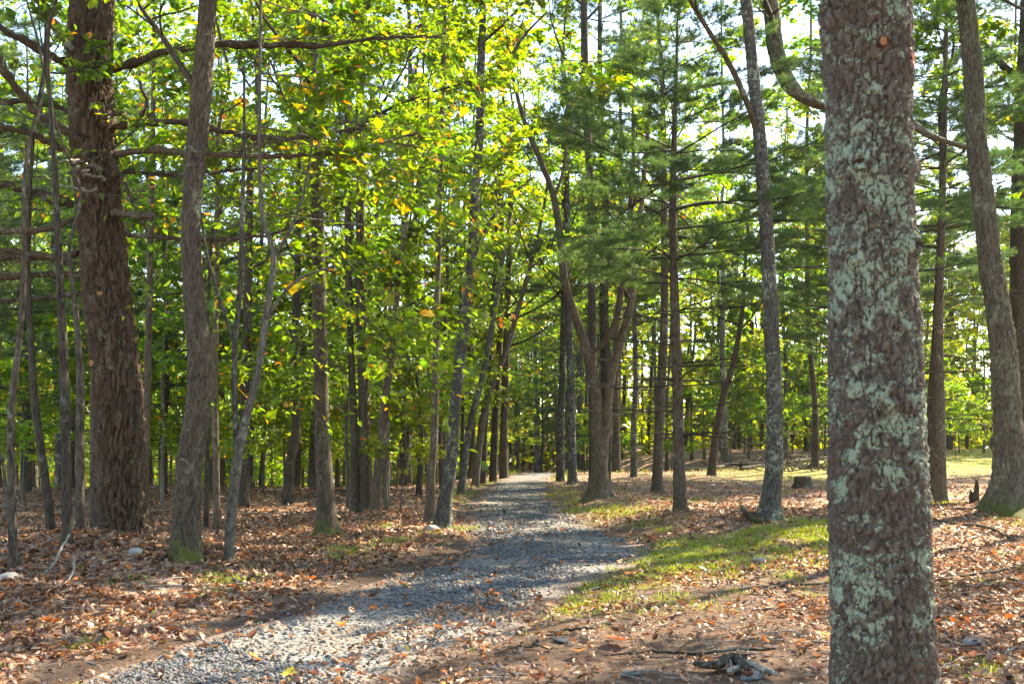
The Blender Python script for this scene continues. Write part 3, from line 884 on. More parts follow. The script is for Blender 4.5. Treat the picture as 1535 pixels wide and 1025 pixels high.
def broadleaf(name, label, spec, D, H, mat, z0, nlimb, Lmax, seed, nth=40, ds=.045, depth=.008, cw=.045, ch=.12, flare=.5, fh=.2, leaf=.105,
              cols=GREENS, kids=8, leafn=7, maxl=2, yellow=.03, limbs=(), up=.5, keep=1.0, cat='tree', group=None, extra=None, knots=(), lev=(15, 50), shape='6', leaf_mat_=None):
    """One broadleaved tree: trunk, limbs seen in the photograph, the rest of its branching, crown."""
    D = foot_depth(spec, D)
    P, r = px_path(spec, D); P, r = extend(P, r, H)
    base = P[0].copy(); P = P - base
    t = thing(name, label, cat, tuple(base), group)
    link('trunk', trunk_mesh(P, r, nth, ds, mat, depth, cw, ch, seed, flare, fh, 5, knots, (CAM_H + .45 * D + .5) if D < 24 else None), t)
    g = Grow(seed, .0015 if D < 15 else .0024)
    for lb_ in limbs:
        lp, lr = px_path(lb_['p'], D) if 'D' not in lb_ else px_path(lb_['p'], lb_['D'])
        lp[0] = world(lb_['p'][0][0], lb_['p'][0][1], lb_.get('D', D)); 
        dy = np.asarray(lb_.get('dy', [0] * len(lp)), float); lp[:, 1] += dy
        lp = lp - base
        link('limb', trunk_mesh(lp, lr, 14, .06, lb_.get('mat', mat), depth * .5, cw * .7, ch * .7, seed + 3), t) if abs(lp[-1, 2] - lp[0, 2]) > abs(lp[-1, 0] - lp[0, 0]) * .35 else None
        if not abs(lp[-1, 2] - lp[0, 2]) > abs(lp[-1, 0] - lp[0, 0]) * .35:
            C = catmull(np.column_stack([lp, lr]), 90); b = rough_tube(C, 22, .14, seed); b.build('limb', mat, t)
        C = catmull(np.column_stack([lp, lr]), 12)
        for k in range(lb_.get('kids', 7)):
            i = g.r.integers(4, 11); d = nrm(C[i + 1, :3] - C[i, :3])
            a = g.r.uniform(0, 2 * np.pi)
            g.bough(C[i, :3], d * .6 + np.array([math.cos(a), math.sin(a), g.r.uniform(-.1, .6)]), lb_.get('L', Lmax * .6) * g.r.uniform(.6, 1.1), max(C[i, 3] * .4, .008), 1, maxl, up, .2, .2, kids, leafn)
    for k in range(nlimb):
        f = (k + g.r.uniform(0, 1)) / nlimb
        z = z0 + (P[-1, 2] - z0) * f * .97
        p, rr = at_height(P, r, z)
        a = k * 2.4 + g.r.uniform(-.5, .5)
        e = R(g.r.uniform(*lev))
        L = Lmax * (.55 + .6 * math.sin(math.pi * min(1, f * .85 + .2))) * g.r.uniform(.75, 1.15) * (1 - .5 * f)
        d = np.array([math.cos(a) * math.cos(e), math.sin(a) * math.cos(e), math.sin(e)])
        g.bough(p + d * rr * .5, d, L, max(rr * .42, .012), 0, maxl, up, .15, .16, kids, leafn)
    if extra: extra(g, base)
    if g.wood.n: g.wood.build('branching', M['bark_dark'] if mat is not M['bark_thin'] else mat, t, kind='stuff')
    mb = MB()
    g.leaves(mb, leaf, cols, shape if D < 19 else '4', yellow=yellow, keep=keep)
    mb.build('crown', leaf_mat_ or M['leaf'], t, smooth=False, kind='stuff')
    return t

# ---- pines
def needles(mb, P, D, rg, L=.105, per=12, wd=.0048, col=((.038, .078, .034), (.075, .125, .045))):
    n = len(P)
    d = nrm(np.repeat(D, per, 0) * .75 + nrm(rg.normal(0, 1, (n * per, 3))) * .85 + UP * .12)
    b = np.repeat(P, per, 0) + rg.normal(0, .012, (n * per, 3))
    ln = L * rg.uniform(.7, 1.2, (n * per, 1))
    sd = nrm(np.cross(d, nrm(rg.normal(0, 1, (n * per, 3))))) * wd / 2
    V = np.stack([b - sd, b + sd, b + d * ln], 1).reshape(-1, 3)
    t = rg.random((n, 1)); c = np.array(col[0]) * (1 - t) + np.array(col[1]) * t
    c = np.repeat(c * rg.uniform(.8, 1.25, (n, 1)), per * 3, 0)
    mb.add(V, None, np.arange(n * per * 3).reshape(-1, 3), c)

def pine_parts(P, r, z0, Lmax, seed, step=.5, nb=5, per=12, dead=0.0, twig=.17, low=.5, wd=.0048, needle=.105):
    rg = np.random.default_rng(seed)
    wood = MB(); np_, nd = [], []
    H = P[-1, 2]; z = z0 - dead
    while z < H - .25:
        f = max(0, (z - z0) / (H - z0)); bare = z < z0
        L0 = Lmax * (min(1, low + f * 2.2)) * (1 - f) ** .75 + .25
        a0 = rg.uniform(0, 6.28)
        for k in range(rg.integers(nb - 1, nb + 2)):
            a = a0 + k * 6.283 / nb + rg.uniform(-.3, .3)
            L = L0 * rg.uniform(.65, 1.15); e = R(rg.uniform(-4, 16) + 30 * f * f)
            p, rr = at_height(P, r, z + rg.uniform(-.06, .06))
            d = np.array([math.cos(a) * math.cos(e), math.sin(a) * math.cos(e), math.sin(e)])
            n = 8; pts = [p]; dirs = [d]
            for q in range(n - 1):
                d = nrm(d + rg.normal(0, .07, 3) + UP * (-.05 if q < 4 else .09))
                pts.append(pts[-1] + d * L / (n - 1)); dirs.append(d)
            pts = np.array(pts); dirs = np.array(dirs)
            br = min(rr * .4, .006 + .006 * L)
            tube(wood, pts, br * np.linspace(1, .25, n), 4)
            m = int(L / twig) + 1
            for q in range(m):
                s0 = .3 + .7 * (q + rg.uniform(0, 1)) / m
                i = min(int(s0 * (n - 1)), n - 2); u = s0 * (n - 1) - i
                pp = pts[i] * (1 - u) + pts[i + 1] * u; ax = dirs[i]
                hor = nrm(np.cross(ax, UP)) * (1 if q % 2 else -1)
                td = nrm(ax * .75 + hor * rg.uniform(.5, 1.0) + UP * rg.uniform(-.1, .3))
                tl = L * .34 * (1.25 - s0) * rg.uniform(.6, 1.2) + .1
                te = pp + td * tl
                tube(wood, np.array([pp, pp * .5 + te * .5 + UP * .01, te]), [.004, .003, .002], 3)
                if bare:
                    continue
                for h in range(max(2, int(tl / .075))):
                    s2 = .25 + .75 * (h + rg.random()) / max(2, int(tl / .075))
                    np_.append(pp + (te - pp) * s2); nd.append(td)
                if tl > .4:
                    for sg in (-1, 1):
                        t2 = nrm(td + hor * sg * .7 + UP * .1); b2 = pp + (te - pp) * .55
                        for h in range(3):
                            np_.append(b2 + t2 * (.06 + .07 * h)); nd.append(t2)
        z += step * rg.uniform(.75, 1.25)
    for h in range(12):
        np_.append(P[-1] - UP * h * .05); nd.append(nrm(UP + rg.normal(0, .3, 3)))
    mb = MB(); needles(mb, np.array(np_), np.array(nd), rg, needle, per, wd)
    return wood, mb

# ------------------------------------------------------------------ the lichen covered pine close to the camera
def bare_branch(parent, base, pts, D, dy, mat, seed, twigs=8, tl=.7, name='branch', drop=.1, sides=8, sub=True):
    """A dead limb drawn through photograph points, with its fine twigs, as one mesh."""
    rg = np.random.default_rng(seed)
    lp, lr = px_path(pts, D)
    lp[0] = world(pts[0][0], pts[0][1], D)
    dy = [v - .45 * q for q, v in enumerate(dy)]
    lp[:, 1] += np.interp(np.linspace(0, 1, len(lp)), np.linspace(0, 1, len(dy)), dy)
    lp = lp - base
    C = catmull(np.column_stack([lp, lr]), 14 * len(lp))
    n = len(C)
    C[:, :3] += (fbm(np.arange(n) * .35, np.full(n, seed * 3.1), seed=seed)[:, None] - .5) * np.array([.03, .07, .08])
    b = rough_tube(C, 10, .2, seed)
    def tw(p, d, L, r, lvl):
        k = 6; P = [p]
        for j in range(k - 1):
            d = nrm(d + rg.normal(0, .16, 3) - UP * drop * .25)
            P.append(P[-1] + d * L / (k - 1))
        P = np.array(P)
        tube(b, P, r * np.linspace(1, .35, k), 4)
        if lvl < 2:
            for j in range(rg.integers(1, 4)):
                i = rg.integers(1, k - 1)
                tw(P[i], nrm(P[i + 1] - P[i] + rg.normal(0, .55, 3)), L * rg.uniform(.4, .7), r * .6, lvl + 1)
    for k in range(twigs):
        i = int(n * (.2 + .78 * (k + rg.random()) / twigs)); i = min(i, n - 2)
        ax = nrm(C[i + 1, :3] - C[i, :3])
        d = nrm(ax * .8 + np.array([0, rg.normal(0, .6), rg.normal(-.12, .5)]))
        tw(C[i, :3], d, tl * rg.uniform(.5, 1.2), min(max(C[i, 3] * .45, .0035), .007), 0)
    return b.build(name, mat, parent)

def disc_stub(parent, base, px, py, D, trunk_r, cx, wpx, mat, name, L=.05, seed=1):
    """Sawn branch stub standing off the stem towards the camera: collar of bark and pale cut face."""
    rad = wpx / 2 / F * D
    x0 = world(cx, py, D); q = world(px, py, D)
    dx = np.clip((q[0] - x0[0]) / trunk_r, -.97, .97); th = -math.pi / 2 + math.asin(dx)
    d = np.array([math.cos(th), math.sin(th), .12]); p = x0 + np.array([math.cos(th), math.sin(th), 0]) * trunk_r * .93
    b = MB(); tube(b, np.array([p - d * .03, p + d * L * .5, p + d * L]) - base, np.array([1.5, 1.2, 1.08]) * rad, 14); o = b.build(name, parent.children[0].data.materials[0], parent)
    b = MB(); n = 14; a = np.arange(n) / n * 6.2832
    e = p + d * (L - .002) - base; U = nrm(np.cross(d, UP)); W = np.cross(U, d)
    ring = e + (np.cos(a)[:, None] * U + np.sin(a)[:, None] * W) * (rad * .95 * (1 + .16 * np.sin(a * 2 + px) + .1 * np.sin(a * 5 + py)))[:, None]
    b.add(np.vstack([ring, e + d * .006]), None, np.stack([np.arange(n), (np.arange(n) + 1) % n, np.full(n, n)], -1)); b.build('cut_face', mat, o, smooth=False)

HD = 4.0
spec = [(1326, 1215, 185), (1325, 1100, 163), (1324, 1025, 154), (1320, 850, 145), (1316, 700, 139), (1311, 500, 130), (1304, 300, 124), (1302, 150, 124), (1298, 40, 130), (1297, -60, 122), (1296, -400, 112)]
P, r = px_path(spec, HD); P, r = extend(P, r, 13.0); base = P[0].copy(); P = P - base
hero = thing('pine_tree', 'big straight pine with pale green lichen on its bark, closest trunk to the camera', 'tree', tuple(base))
def kn(px, py, cx, rpx, kr, kh):
    return (-math.pi / 2 + math.asin(np.clip((px - cx) / rpx, -.96, .96)), CAM_H - (py - HZ) / F * HD - base[2], kr, kh)
KN = [kn(1310, 592, 1313, 66, .05, .06), kn(1272, 262, 1304, 62, .04, .05), kn(1357, 268, 1304, 62, .035, .04), kn(1266, 392, 1308, 63, .035, .04), kn(1352, 378, 1308, 63, .035, .045), kn(1299, 90, 1301, 63, .03, .012), kn(1240, 20, 1299, 63, .07, .05)]
link('trunk', trunk_mesh(P, r, 210, .0075, M['bark_hero'], .017, .033, .066, 11, .22, .25, 5, KN, 3.6), hero)
for (px, py, cx, rp, wd) in ((1310, 592, 1313, 66, 27), (1272, 262, 1304, 62, 19), (1352, 378, 1308, 63, 16)):
    rr = rp / F * HD; q = world(px, py, HD); c0 = world(cx, py, HD)
    th = -math.pi / 2 + math.asin(np.clip((q[0] - c0[0]) / rr, -.96, .96)); d = np.array([math.cos(th), math.sin(th), 0.0])
    b = MB(); ctr = c0 + d * (rr * 1.0 + .016) - base; U = np.array([-d[1], d[0], 0]); k = np.arange(16) / 16 * 6.2832
    rg = np.random.default_rng(int(px))
    a1 = wd / 2 / F * HD * rg.uniform(.85, 1.15, 16)
    rim = ctr + d * .008 + (np.cos(k) * a1)[:, None] * U * 1.25 + (np.sin(k) * a1)[:, None] * UP * .85
    inn = ctr - d * .012 + (np.cos(k) * a1 * .45)[:, None] * U + (np.sin(k) * a1 * .45)[:, None] * UP
    j = np.arange(16); jj = (j + 1) % 16
    b.add(np.vstack([rim, inn, ctr - d * .02]), np.stack([j, jj, jj + 16, j + 16], -1), np.stack([j + 16, jj + 16, np.full(16, 32)], -1)); b.build('knot_hole', M['knot'], hero)
disc_stub(hero, base, 1299, 90, HD, .168, 1301, 13, M['cut_wood'], 'branch_stub', .03)
b = MB(); rg = np.random.default_rng(3)
for k in range(9):
    th0 = -math.pi / 2 + math.asin(np.clip((1353 + rg.uniform(-5, 5) - 1302) / 62, -.98, .98)); zz = CAM_H - (rg.uniform(88, 118) - HZ) / F * HD
    c0 = world(1301, 105, HD) - base; c0[2] = zz - base[2]
    d = np.array([math.cos(th0), math.sin(th0), 0]); U = np.array([-d[1], d[0], 0]); p = c0 + d * .1715
    a1 = rg.uniform(.008, .018); h1 = rg.uniform(.012, .03)
    ring = [p + U * a1 * math.cos(q) * rg.uniform(.8, 1.1) + UP * h1 * math.sin(q) + d * rg.uniform(-.002, .004) for q in np.arange(7) / 7 * 6.283]
    b.add(np.array(ring + [p + d * .006]), None, [(q, (q + 1) % 7, 7) for q in range(7)])
b.build('resin_scar', M['scar'], hero, smooth=False)
wood, mb = pine_parts(P, r, 6.6, 2.6, 71, .65, 4, 9)
wood.build('branching', M['dead_wood'], hero, kind='stuff'); mb.build('crown', M['needle'], hero, smooth=False, kind='stuff')

# ------------------------------------------------------------------ big furrowed pine on the left
LD = 12.4
spec = [(194, 815, 78), (190, 790, 73), (183, 700, 69), (174, 551, 67), (160, 430, 67), (148, 300, 64), (139, 200, 62), (135, 100, 61), (138, 0, 61), (141, -200, 56)]
P, r = px_path(spec, LD); P, r = extend(P, r, 17.0); base = P[0].copy(); P = P - base
lp_ = thing('pine_tree', 'thick dark pine with furrowed bark and bare dead branches at the far left', 'tree', tuple(base))
KL = [(-math.pi / 2 - .1, CAM_H - (py - HZ) / F * LD - base[2], .09, .03) for py in (445, 600, 215)]
link('trunk', trunk_mesh(P, r, 170, .017, M['bark_pine'], .05, .075, .34, 5, .10, .25, 6, KL, 7.6), lp_)
BR = [
 ([(165, 105, 11), (215, 103, 11), (260, 100, 10), (350, 98, 9), (420, 108, 8), (500, 117, 6), (600, 115, 4), (668, 123, 2)], [0, -.3, -.5], 13, .9),
 ([(165, 192, 9), (215, 188, 9), (285, 190, 8), (400, 215, 6), (510, 210, 4), (560, 203, 2)], [0, .3, .5], 11, .8),
 ([(170, 230, 10), (250, 235, 9), (330, 250, 8), (450, 256, 6), (540, 250, 5), (632, 226, 3)], [0, -.2, .2], 14, .9),
 ([(185, 258, 6), (240, 261, 6), (300, 261, 5), (400, 254, 3)], [0, .4], 7, .6),
 ([(170, 322, 9), (200, 330, 9), (235, 343, 8), (275, 353, 7)], [-.1, -.6], 4, .5),
 ([(175, 350, 7), (290, 360, 6), (400, 356, 4), (445, 342, 3), (500, 312, 2)], [0, .2], 8, .8),
 ([(178, 245, 6), (205, 285, 5), (235, 340, 4), (270, 398, 2)], [-.2, -.4], 5, .5),
 ([(165, 185, 7), (200, 184, 7), (215, 200, 7), (240, 198, 6), (255, 182, 5), (250, 163, 4)], [-.2, -.5], 3, .3),
 ([(135, 102, 13), (112, 70, 12), (92, 25, 11), (70, 0, 9), (40, -25, 6)], [-.2, -.8], 6, .8),
 ([(104, 98, 10), (75, 85, 10), (45, 73, 9), (0, 56, 7), (-60, 40, 4)], [0, -.4], 6, .7),
 ([(135, 222, 12), (100, 200, 12), (72, 172, 11), (52, 130, 9), (32, 92, 6), (8, 66, 3)], [-.25, -.9], 6, .7),
 ([(106, 165, 7), (50, 155, 7), (0, 157, 6), (-60, 160, 3)], [0, .3], 7, .7),
 ([(106, 228, 11), (75, 215, 10), (40, 208, 9), (0, 203, 8), (-60, 200, 4)], [0, -.3], 6, .7),
 ([(108, 306, 13), (75, 298, 12), (40, 292, 11), (0, 289, 10), (-70, 285, 6)], [0, -.4], 7, .8),
 ([(120, 332, 7), (105, 350, 8), (60, 361, 8), (0, 370, 5), (-60, 380, 3)], [-.2, -.5], 6, .6),
 ([(120, 378, 10), (70, 387, 10), (30, 386, 9), (0, 391, 8), (-60, 395, 4)], [0, .3], 5, .6),
 ([(120, 397, 10), (90, 394, 9), (60, 391, 7), (30, 390, 4)], [-.2, -.4], 4, .4),
 ([(122, 413, 10), (75, 416, 9), (40, 420, 8), (0, 427, 7), (-60, 435, 4)], [0, -.3], 6, .7),
 ([(125, 441, 8), (90, 444, 8), (45, 448, 6), (0, 452, 5), (-50, 450, 3)], [0, .4], 6, .6),
]
for k, (pts, dy, nt_, tl) in enumerate(BR):
    bare_branch(lp_, base, pts, LD, dy, M['dead_wood'], 100 + k, int(nt_ * (2.2 if pts[-1][0] > 300 else 1.0)), tl)
for k, (px, py, cx, wd) in enumerate(((165, 446, 161, 8), (144, 500, 168, 7), (152, 547, 173, 12))):
    disc_stub(lp_, base, px, py, LD, .30, cx, wd, M['cut_wood'], 'branch_stub', .05)
rg = np.random.default_rng(8)
for k in range(5):
    px0, py0 = 150 + rg.uniform(-20, 25), 250 + rg.uniform(-10, 35)
    bare_branch(lp_, base, [(px0, py0, 4), (px0 - rg.uniform(-15, 20), py0 + rg.uniform(-6, 14), 3), (px0 - rg.uniform(-25, 30), py0 + rg.uniform(-10, 40), 2)], LD - .33, [0, -.1], M['dead_grey'], 140 + k, 2, .12, 'dead_twig')
wood, mb = pine_parts(P, r, 7.6, 3.0, 72, .7, 5, 9)
wood.build('branching', M['dead_wood'], lp_, kind='stuff'); mb.build('crown', M['needle'], lp_, smooth=False, kind='stuff')

# ------------------------------------------------------------------ named trees along the path
broadleaf('broadleaf_tree', 'slender leaning broadleaved tree with mossy foot just right of the furrowed pine',
  [(278, 836, 48), (279, 800, 42), (284, 700, 38), (298, 600, 36), (300, 520, 36), (293, 470, 31), (286, 350, 28), (292, 250, 29), (303, 125, 30), (312, 0, 25)], 12.8, 14, M['bark_moss'], 6.3, 11, 3.2, 21,
  nth=72, ds=.03, depth=.014, cw=.055, ch=.16, flare=.45, fh=.18, leaf=.125, kids=6, leafn=7, up=.2, lev=(0, 35), yellow=.05,
  limbs=[{'p': [(292, 130, 12), (262, 85, 11), (240, 50, 10), (210, 10, 8), (190, -30, 6)], 'kids': 6, 'L': 1.4}], knots=[(-math.pi / 2 - .3, 2.7, .05, .03)], shape='6')

# sapling whose layered foliage hangs over the middle left of the picture; its 300 largest leaves are parts
SD = float(ground_pt(343, 836)[1])
spec = [(343, 836, 16), (346, 780, 15), (356, 690, 15), (368, 630, 13), (386, 560, 11), (398, 480, 10), (410, 385, 9), (393, 320, 7), (389, 200, 6), (390, 60, 5), (392, -60, 4)]
P, r = px_path(spec, SD); P, r = extend(P, r, 9.0); base = P[0].copy(); Pl = P - base
sap = thing('maple_tree', 'thin grey multi stemmed maple with broad green leaves hanging over the litter', 'tree', tuple(base))
link('trunk', trunk_mesh(Pl, r, 22, .05, M['bark_thin'], .003, .03, .06, 4, .35, .12), sap)
for pts in ([(356, 690, 10), (352, 600, 9), (352, 520, 8), (360, 430, 8), (363, 330, 7), (366, 200, 5), (366, 100, 4)], [(410, 385, 6), (432, 350, 5), (455, 290, 4), (470, 200, 3)], [(398, 480, 6), (425, 440, 5), (455, 415, 4), (500, 400, 3)], [(352, 520, 5), (330, 450, 5), (310, 380, 4), (298, 300, 3)]):
    lp2, lr2 = px_path(pts, SD); lp2[0] = world(pts[0][0], pts[0][1], SD)
    b = MB(); C = catmull(np.column_stack([lp2 - base, lr2]), 22); tube(b, C[:, :3], C[:, 3], 8); b.build('limb', M['bark_thin'], sap)
g = Grow(77)
ORIG = [((410, 380), (640, 440), 0), ((395, 320), (640, 330), .3), ((390, 250), (620, 270), -.4), ((390, 190), (600, 180), .4), ((390, 110), (590, 90), 0), ((391, 60), (560, 20), -.5),
        ((363, 330), (250, 330), .4), ((365, 220), (215, 230), .2), ((366, 150), (200, 140), -.3), ((366, 100), (230, 60), .4), ((391, 30), (260, -10), .2), ((405, 400), (560, 470), .5),
        ((389, 200), (520, 230), -1.2), ((390, 120), (480, 130), -1.2), ((366, 160), (300, 190), -1.0), ((391, 0), (470, 10), -.8), ((392, -30), (620, 30), .6), ((398, 470), (500, 560), .8), ((363, 300), (450, 330), 1.3), ((390, 250), (330, 280), 1.2)]
for (a, b_, dy) in ORIG:
    p0 = world(a[0], a[1], SD) - base; p1 = world(b_[0], b_[1], SD) - base; p1[1] += dy * 1.2 + (2.6 if b_[0] < 390 else 1.8)
    v = p1 - p0; L = np.linalg.norm(v)
    g.bough(p0, v + UP * .10 * L, L * 1.1, .010, 0, 2, .05, .12, .08, 8, 6, 1.35, .9, .1)
g.wood.build('branching', M['bark_thin'], sap, kind='stuff')
def near_pick(P_, sc):
    px, py = proj(P_ + base)
    ok = (px > 200) & (px < 680) & (py > 10) & (py < 620)
    sco = np.where(ok, sc / (P_[:, 1] + base[1]), 0)
    return np.argsort(-sco)[:290]
mb = MB()
g.leaves(mb, .105, [(.05, .10, .015), (.07, .125, .016), (.10, .15, .016)], '6', .5, .05, keep=.8, pick=near_pick)
mb.build('crown', M['leaf'], sap, smooth=False, kind='stuff')
LM = []
for c_ in ((.075, .125, .014), (.11, .15, .016), (.16, .175, .02), (.05, .09, .012), (.5, .26, .03)):
    b = MB(); b.add(MAPLE, None, MAPLE_T, c_); LM.append((np.array(c_), b.mesh('leaf', M['leaf'], False)))
for i in g.picked:
    me = min(LM, key=lambda t: np.abs(t[0] - g.c[i]).sum())[1]
    o = link('leaf', me, sap); m4 = Matrix(g.fr[i].T.tolist()).to_4x4() @ Matrix.Scale(float(g.sc[i]) * 1.1, 4); m4.translation = Vector(g.P[i]); o.matrix_local = m4

broadleaf('broadleaf_tree', 'straight brown tree with flared mossy roots alone in the leaf litter left of the path',
  [(490, 800, 34), (489, 770, 29), (487, 720, 26), (483, 640, 22), (480, 500, 21), (478, 420, 20), (475, 300, 18), (470, 150, 16), (468, 0, 14)], 16, 15, M['bark_moss'], 5.0, 12, 3.2, 31, flare=.9, fh=.16, leaf=.12, yellow=.05, cols=GREENS_Y, lev=(0, 35))
broadleaf('broadleaf_tree', 'straight grey brown trunk, thicker of the close pair in the left wood',
  [(548, 765, 21), (547, 700, 18), (545, 600, 16), (541, 450, 14), (540, 300, 13), (540, 150, 12), (541, 0, 10)], 21.5, 15, M['bark_warm'], 5.5, 11, 3.2, 32, nth=26, ds=.09, leaf=.12, cols=GREENS)
broadleaf('broadleaf_tree', 'thinner trunk touching the left side of the close pair in the left wood',
  [(533, 768, 15), (531, 700, 13), (529, 600, 11), (525, 500, 10), (522, 350, 9), (520, 150, 8)], 21.3, 12, M['bark_dark'], 4.5, 9, 2.4, 33, nth=20, ds=.1, leaf=.11, cols=GREENS_Y)
broadleaf('broadleaf_tree', 'slim trunk leaning right beside the close pair in the left wood',
  [(563, 764, 14), (567, 700, 13), (578, 600, 12), (590, 500, 11), (597, 420, 9), (612, 300, 8), (625, 180, 6)], 21.8, 11, M['bark_warm'], 4, 9, 2.4, 34, nth=20, ds=.1, leaf=.11, cols=GREENS_Y, yellow=.06)
broadleaf('broadleaf_tree', 'slender pale tree standing close left of the leaning tree by the path',
  [(644, 785, 17), (646, 720, 13), (651, 650, 11), (654, 500, 9), (658, 350, 8), (663, 150, 7), (667, 0, 5)], 18.5, 13, M['bark_warm'], 4.5, 10, 2.4, 35, nth=26, ds=.07, leaf=.115, cols=GREENS_Y, yellow=.06)
broadleaf('broadleaf_tree', 'lichen spotted tree leaning right at the left edge of the gravel path',
  [(662, 792, 30), (667, 750, 22), (677, 690, 18), (683, 600, 17), (694, 500, 17), (706, 400, 15), (712, 300, 14), (719, 200, 13), (721, 100, 12), (724, 0, 10)], 17.5, 15, M['bark_grey'], 7.5, 9, 2.6, 36, nth=44, ds=.05, depth=.01, cw=.045, ch=.11, leaf=.11, cols=GREENS,
  limbs=[{'p': [(710, 385, 8), (722, 358, 8), (740, 325, 7), (765, 295, 6), (795, 268, 4)], 'kids': 3, 'L': 1.1}, {'p': [(721, 135, 7), (745, 112, 6), (762, 92, 6), (785, 55, 5), (820, 18, 3)], 'kids': 4, 'L': 1.2}])
broadleaf('forked_tree', 'large two stemmed tree with warm brown foot at the right edge of the path',
  [(897, 746, 38), (898, 730, 30), (898, 690, 23), (895, 640, 20), (893, 590, 18), (880, 528, 15), (864, 478, 13), (847, 425, 12), (840, 360, 11), (830, 295, 10), (810, 240, 9), (787, 185, 7), (770, 120, 5)], 26, 13, M['bark_warm'], 7.6, 8, 2.6, 37, nth=44, ds=.06, depth=.014, cw=.06, ch=.18, flare=.6, fh=.25, leaf=.12, cols=GREENS_Y,
  limbs=[{'p': [(903, 700, 16), (908, 640, 14), (916, 567, 13), (931, 510, 13), (946, 450, 12), (948, 390, 12), (958, 330, 10), (965, 270, 8), (975, 150, 6)], 'kids': 5, 'L': 1.8},
         {'p': [(884, 530, 10), (897, 522, 10), (912, 503, 10), (924, 470, 10), (933, 400, 9), (940, 330, 8), (946, 250, 6), (945, 150, 4)], 'kids': 4, 'L': 1.6, 'dy': [0, -.1, -.2, -.3, -.4, -.4, -.4, -.4]},
         {'p': [(830, 300, 5), (843, 260, 5), (850, 215, 4), (858, 150, 3)], 'kids': 3, 'L': 1.2}])
broadleaf('broadleaf_tree', 'straight dark tree directly behind the forked tree, reaching to the frame top',
  [(889, 736, 14), (889, 640, 12), (888, 500, 12), (885, 280, 11), (879, 170, 12), (876, 60, 11), (876, -40, 10)], 28.5, 19, M['bark_dark'], 9.5, 12, 3.4, 38, nth=24, ds=.1, leaf=.13, cols=GREENS_Y)
broadleaf('broadleaf_tree', 'slim pale brown tree between the forked tree and the young pine',
  [(985, 741, 18), (986, 700, 15), (990, 600, 14), (995, 500, 12), (996, 420, 11), (995, 250, 9), (992, 100, 7)], 28, 14, M['bark_warm'], 5, 10, 2.8, 39, nth=26, ds=.09, leaf=.12, cols=GREENS_Y)
oak = None
broadleaf('broadleaf_tree', 'tall dark lichened tree with a bare arching limb standing in the litter right of centre',
  [(1150, 785, 42), (1155, 750, 30), (1161, 680, 25), (1160, 560, 23), (1157, 500, 22), (1152, 400, 21), (1146, 300, 20), (1138, 200, 19), (1128, 100, 17), (1118, 0, 16), (1106, -60, 14)], 18, 16, M['bark_grey'], 8.6, 9, 3.2, 40, nth=64, ds=.035, depth=.013, cw=.05, ch=.1, flare=.55, fh=.2, leaf=.12, cols=GREENS_Y,
  limbs=[{'p': [(1134, 198, 9), (1117, 165, 9), (1085, 110, 9), (1045, 60, 8), (1005, 5, 7), (985, -40, 6)], 'kids': 3, 'L': 1.3, 'mat': M['dead_wood'], 'dy': [0, -.2, -.4, -.6, -.8, -.9]}])
broadleaf('oak_tree', 'broad ridged oak with a wide moss covered foot at the right edge',
  [(1517, 774, 90), (1516, 750, 68), (1514, 710, 48), (1511, 650, 40), (1509, 600, 38), (1501, 500, 35), (1486, 400, 32), (1474, 300, 30), (1463, 200, 28), (1458, 100, 26), (1447, 0, 24), (1440, -90, 24)], 18, 17, M['bark_oak'], 9.4, 11, 3.6, 41, nth=110, ds=.03, depth=.036, cw=.07, ch=.3, flare=.75, fh=.3, leaf=.12, cols=GREENS, kids=8, leafn=7,
  limbs=[{'p': [(1464, 225, 16), (1440, 215, 16), (1405, 200, 17), (1365, 168, 20), (1300, 150, 24), (1245, 145, 26), (1200, 118, 27), (1176, 65, 26), (1168, 0, 25), (1158, -90, 20)], 'kids': 4, 'L': 1.6, 'dy': [0, .1, .2, .4, .5, .5, .5, .5, .5, .5]}])
broadleaf('broadleaf_tree', 'upright brown trunk cut by the right frame edge behind the oak',
  [(1540, 745, 44), (1538, 600, 38), (1535, 400, 36), (1538, 200, 34), (1546, 0, 30)], 22, 16, M['bark_warm'], 8, 10, 3.2, 42, nth=36, ds=.06, depth=.014, leaf=.12, cols=GREENS)
broadleaf('broadleaf_tree', 'dark leaning trunk, left one of the two touching behind the lichen covered pine',
  [(1392, 747, 24), (1394, 700, 19), (1399, 600, 17), (1405, 500, 15), (1408, 420, 13), (1413, 300, 10)], 26, 11, M['bark_dark'], 7, 8, 2.2, 43, nth=28, ds=.07, leaf=.11)

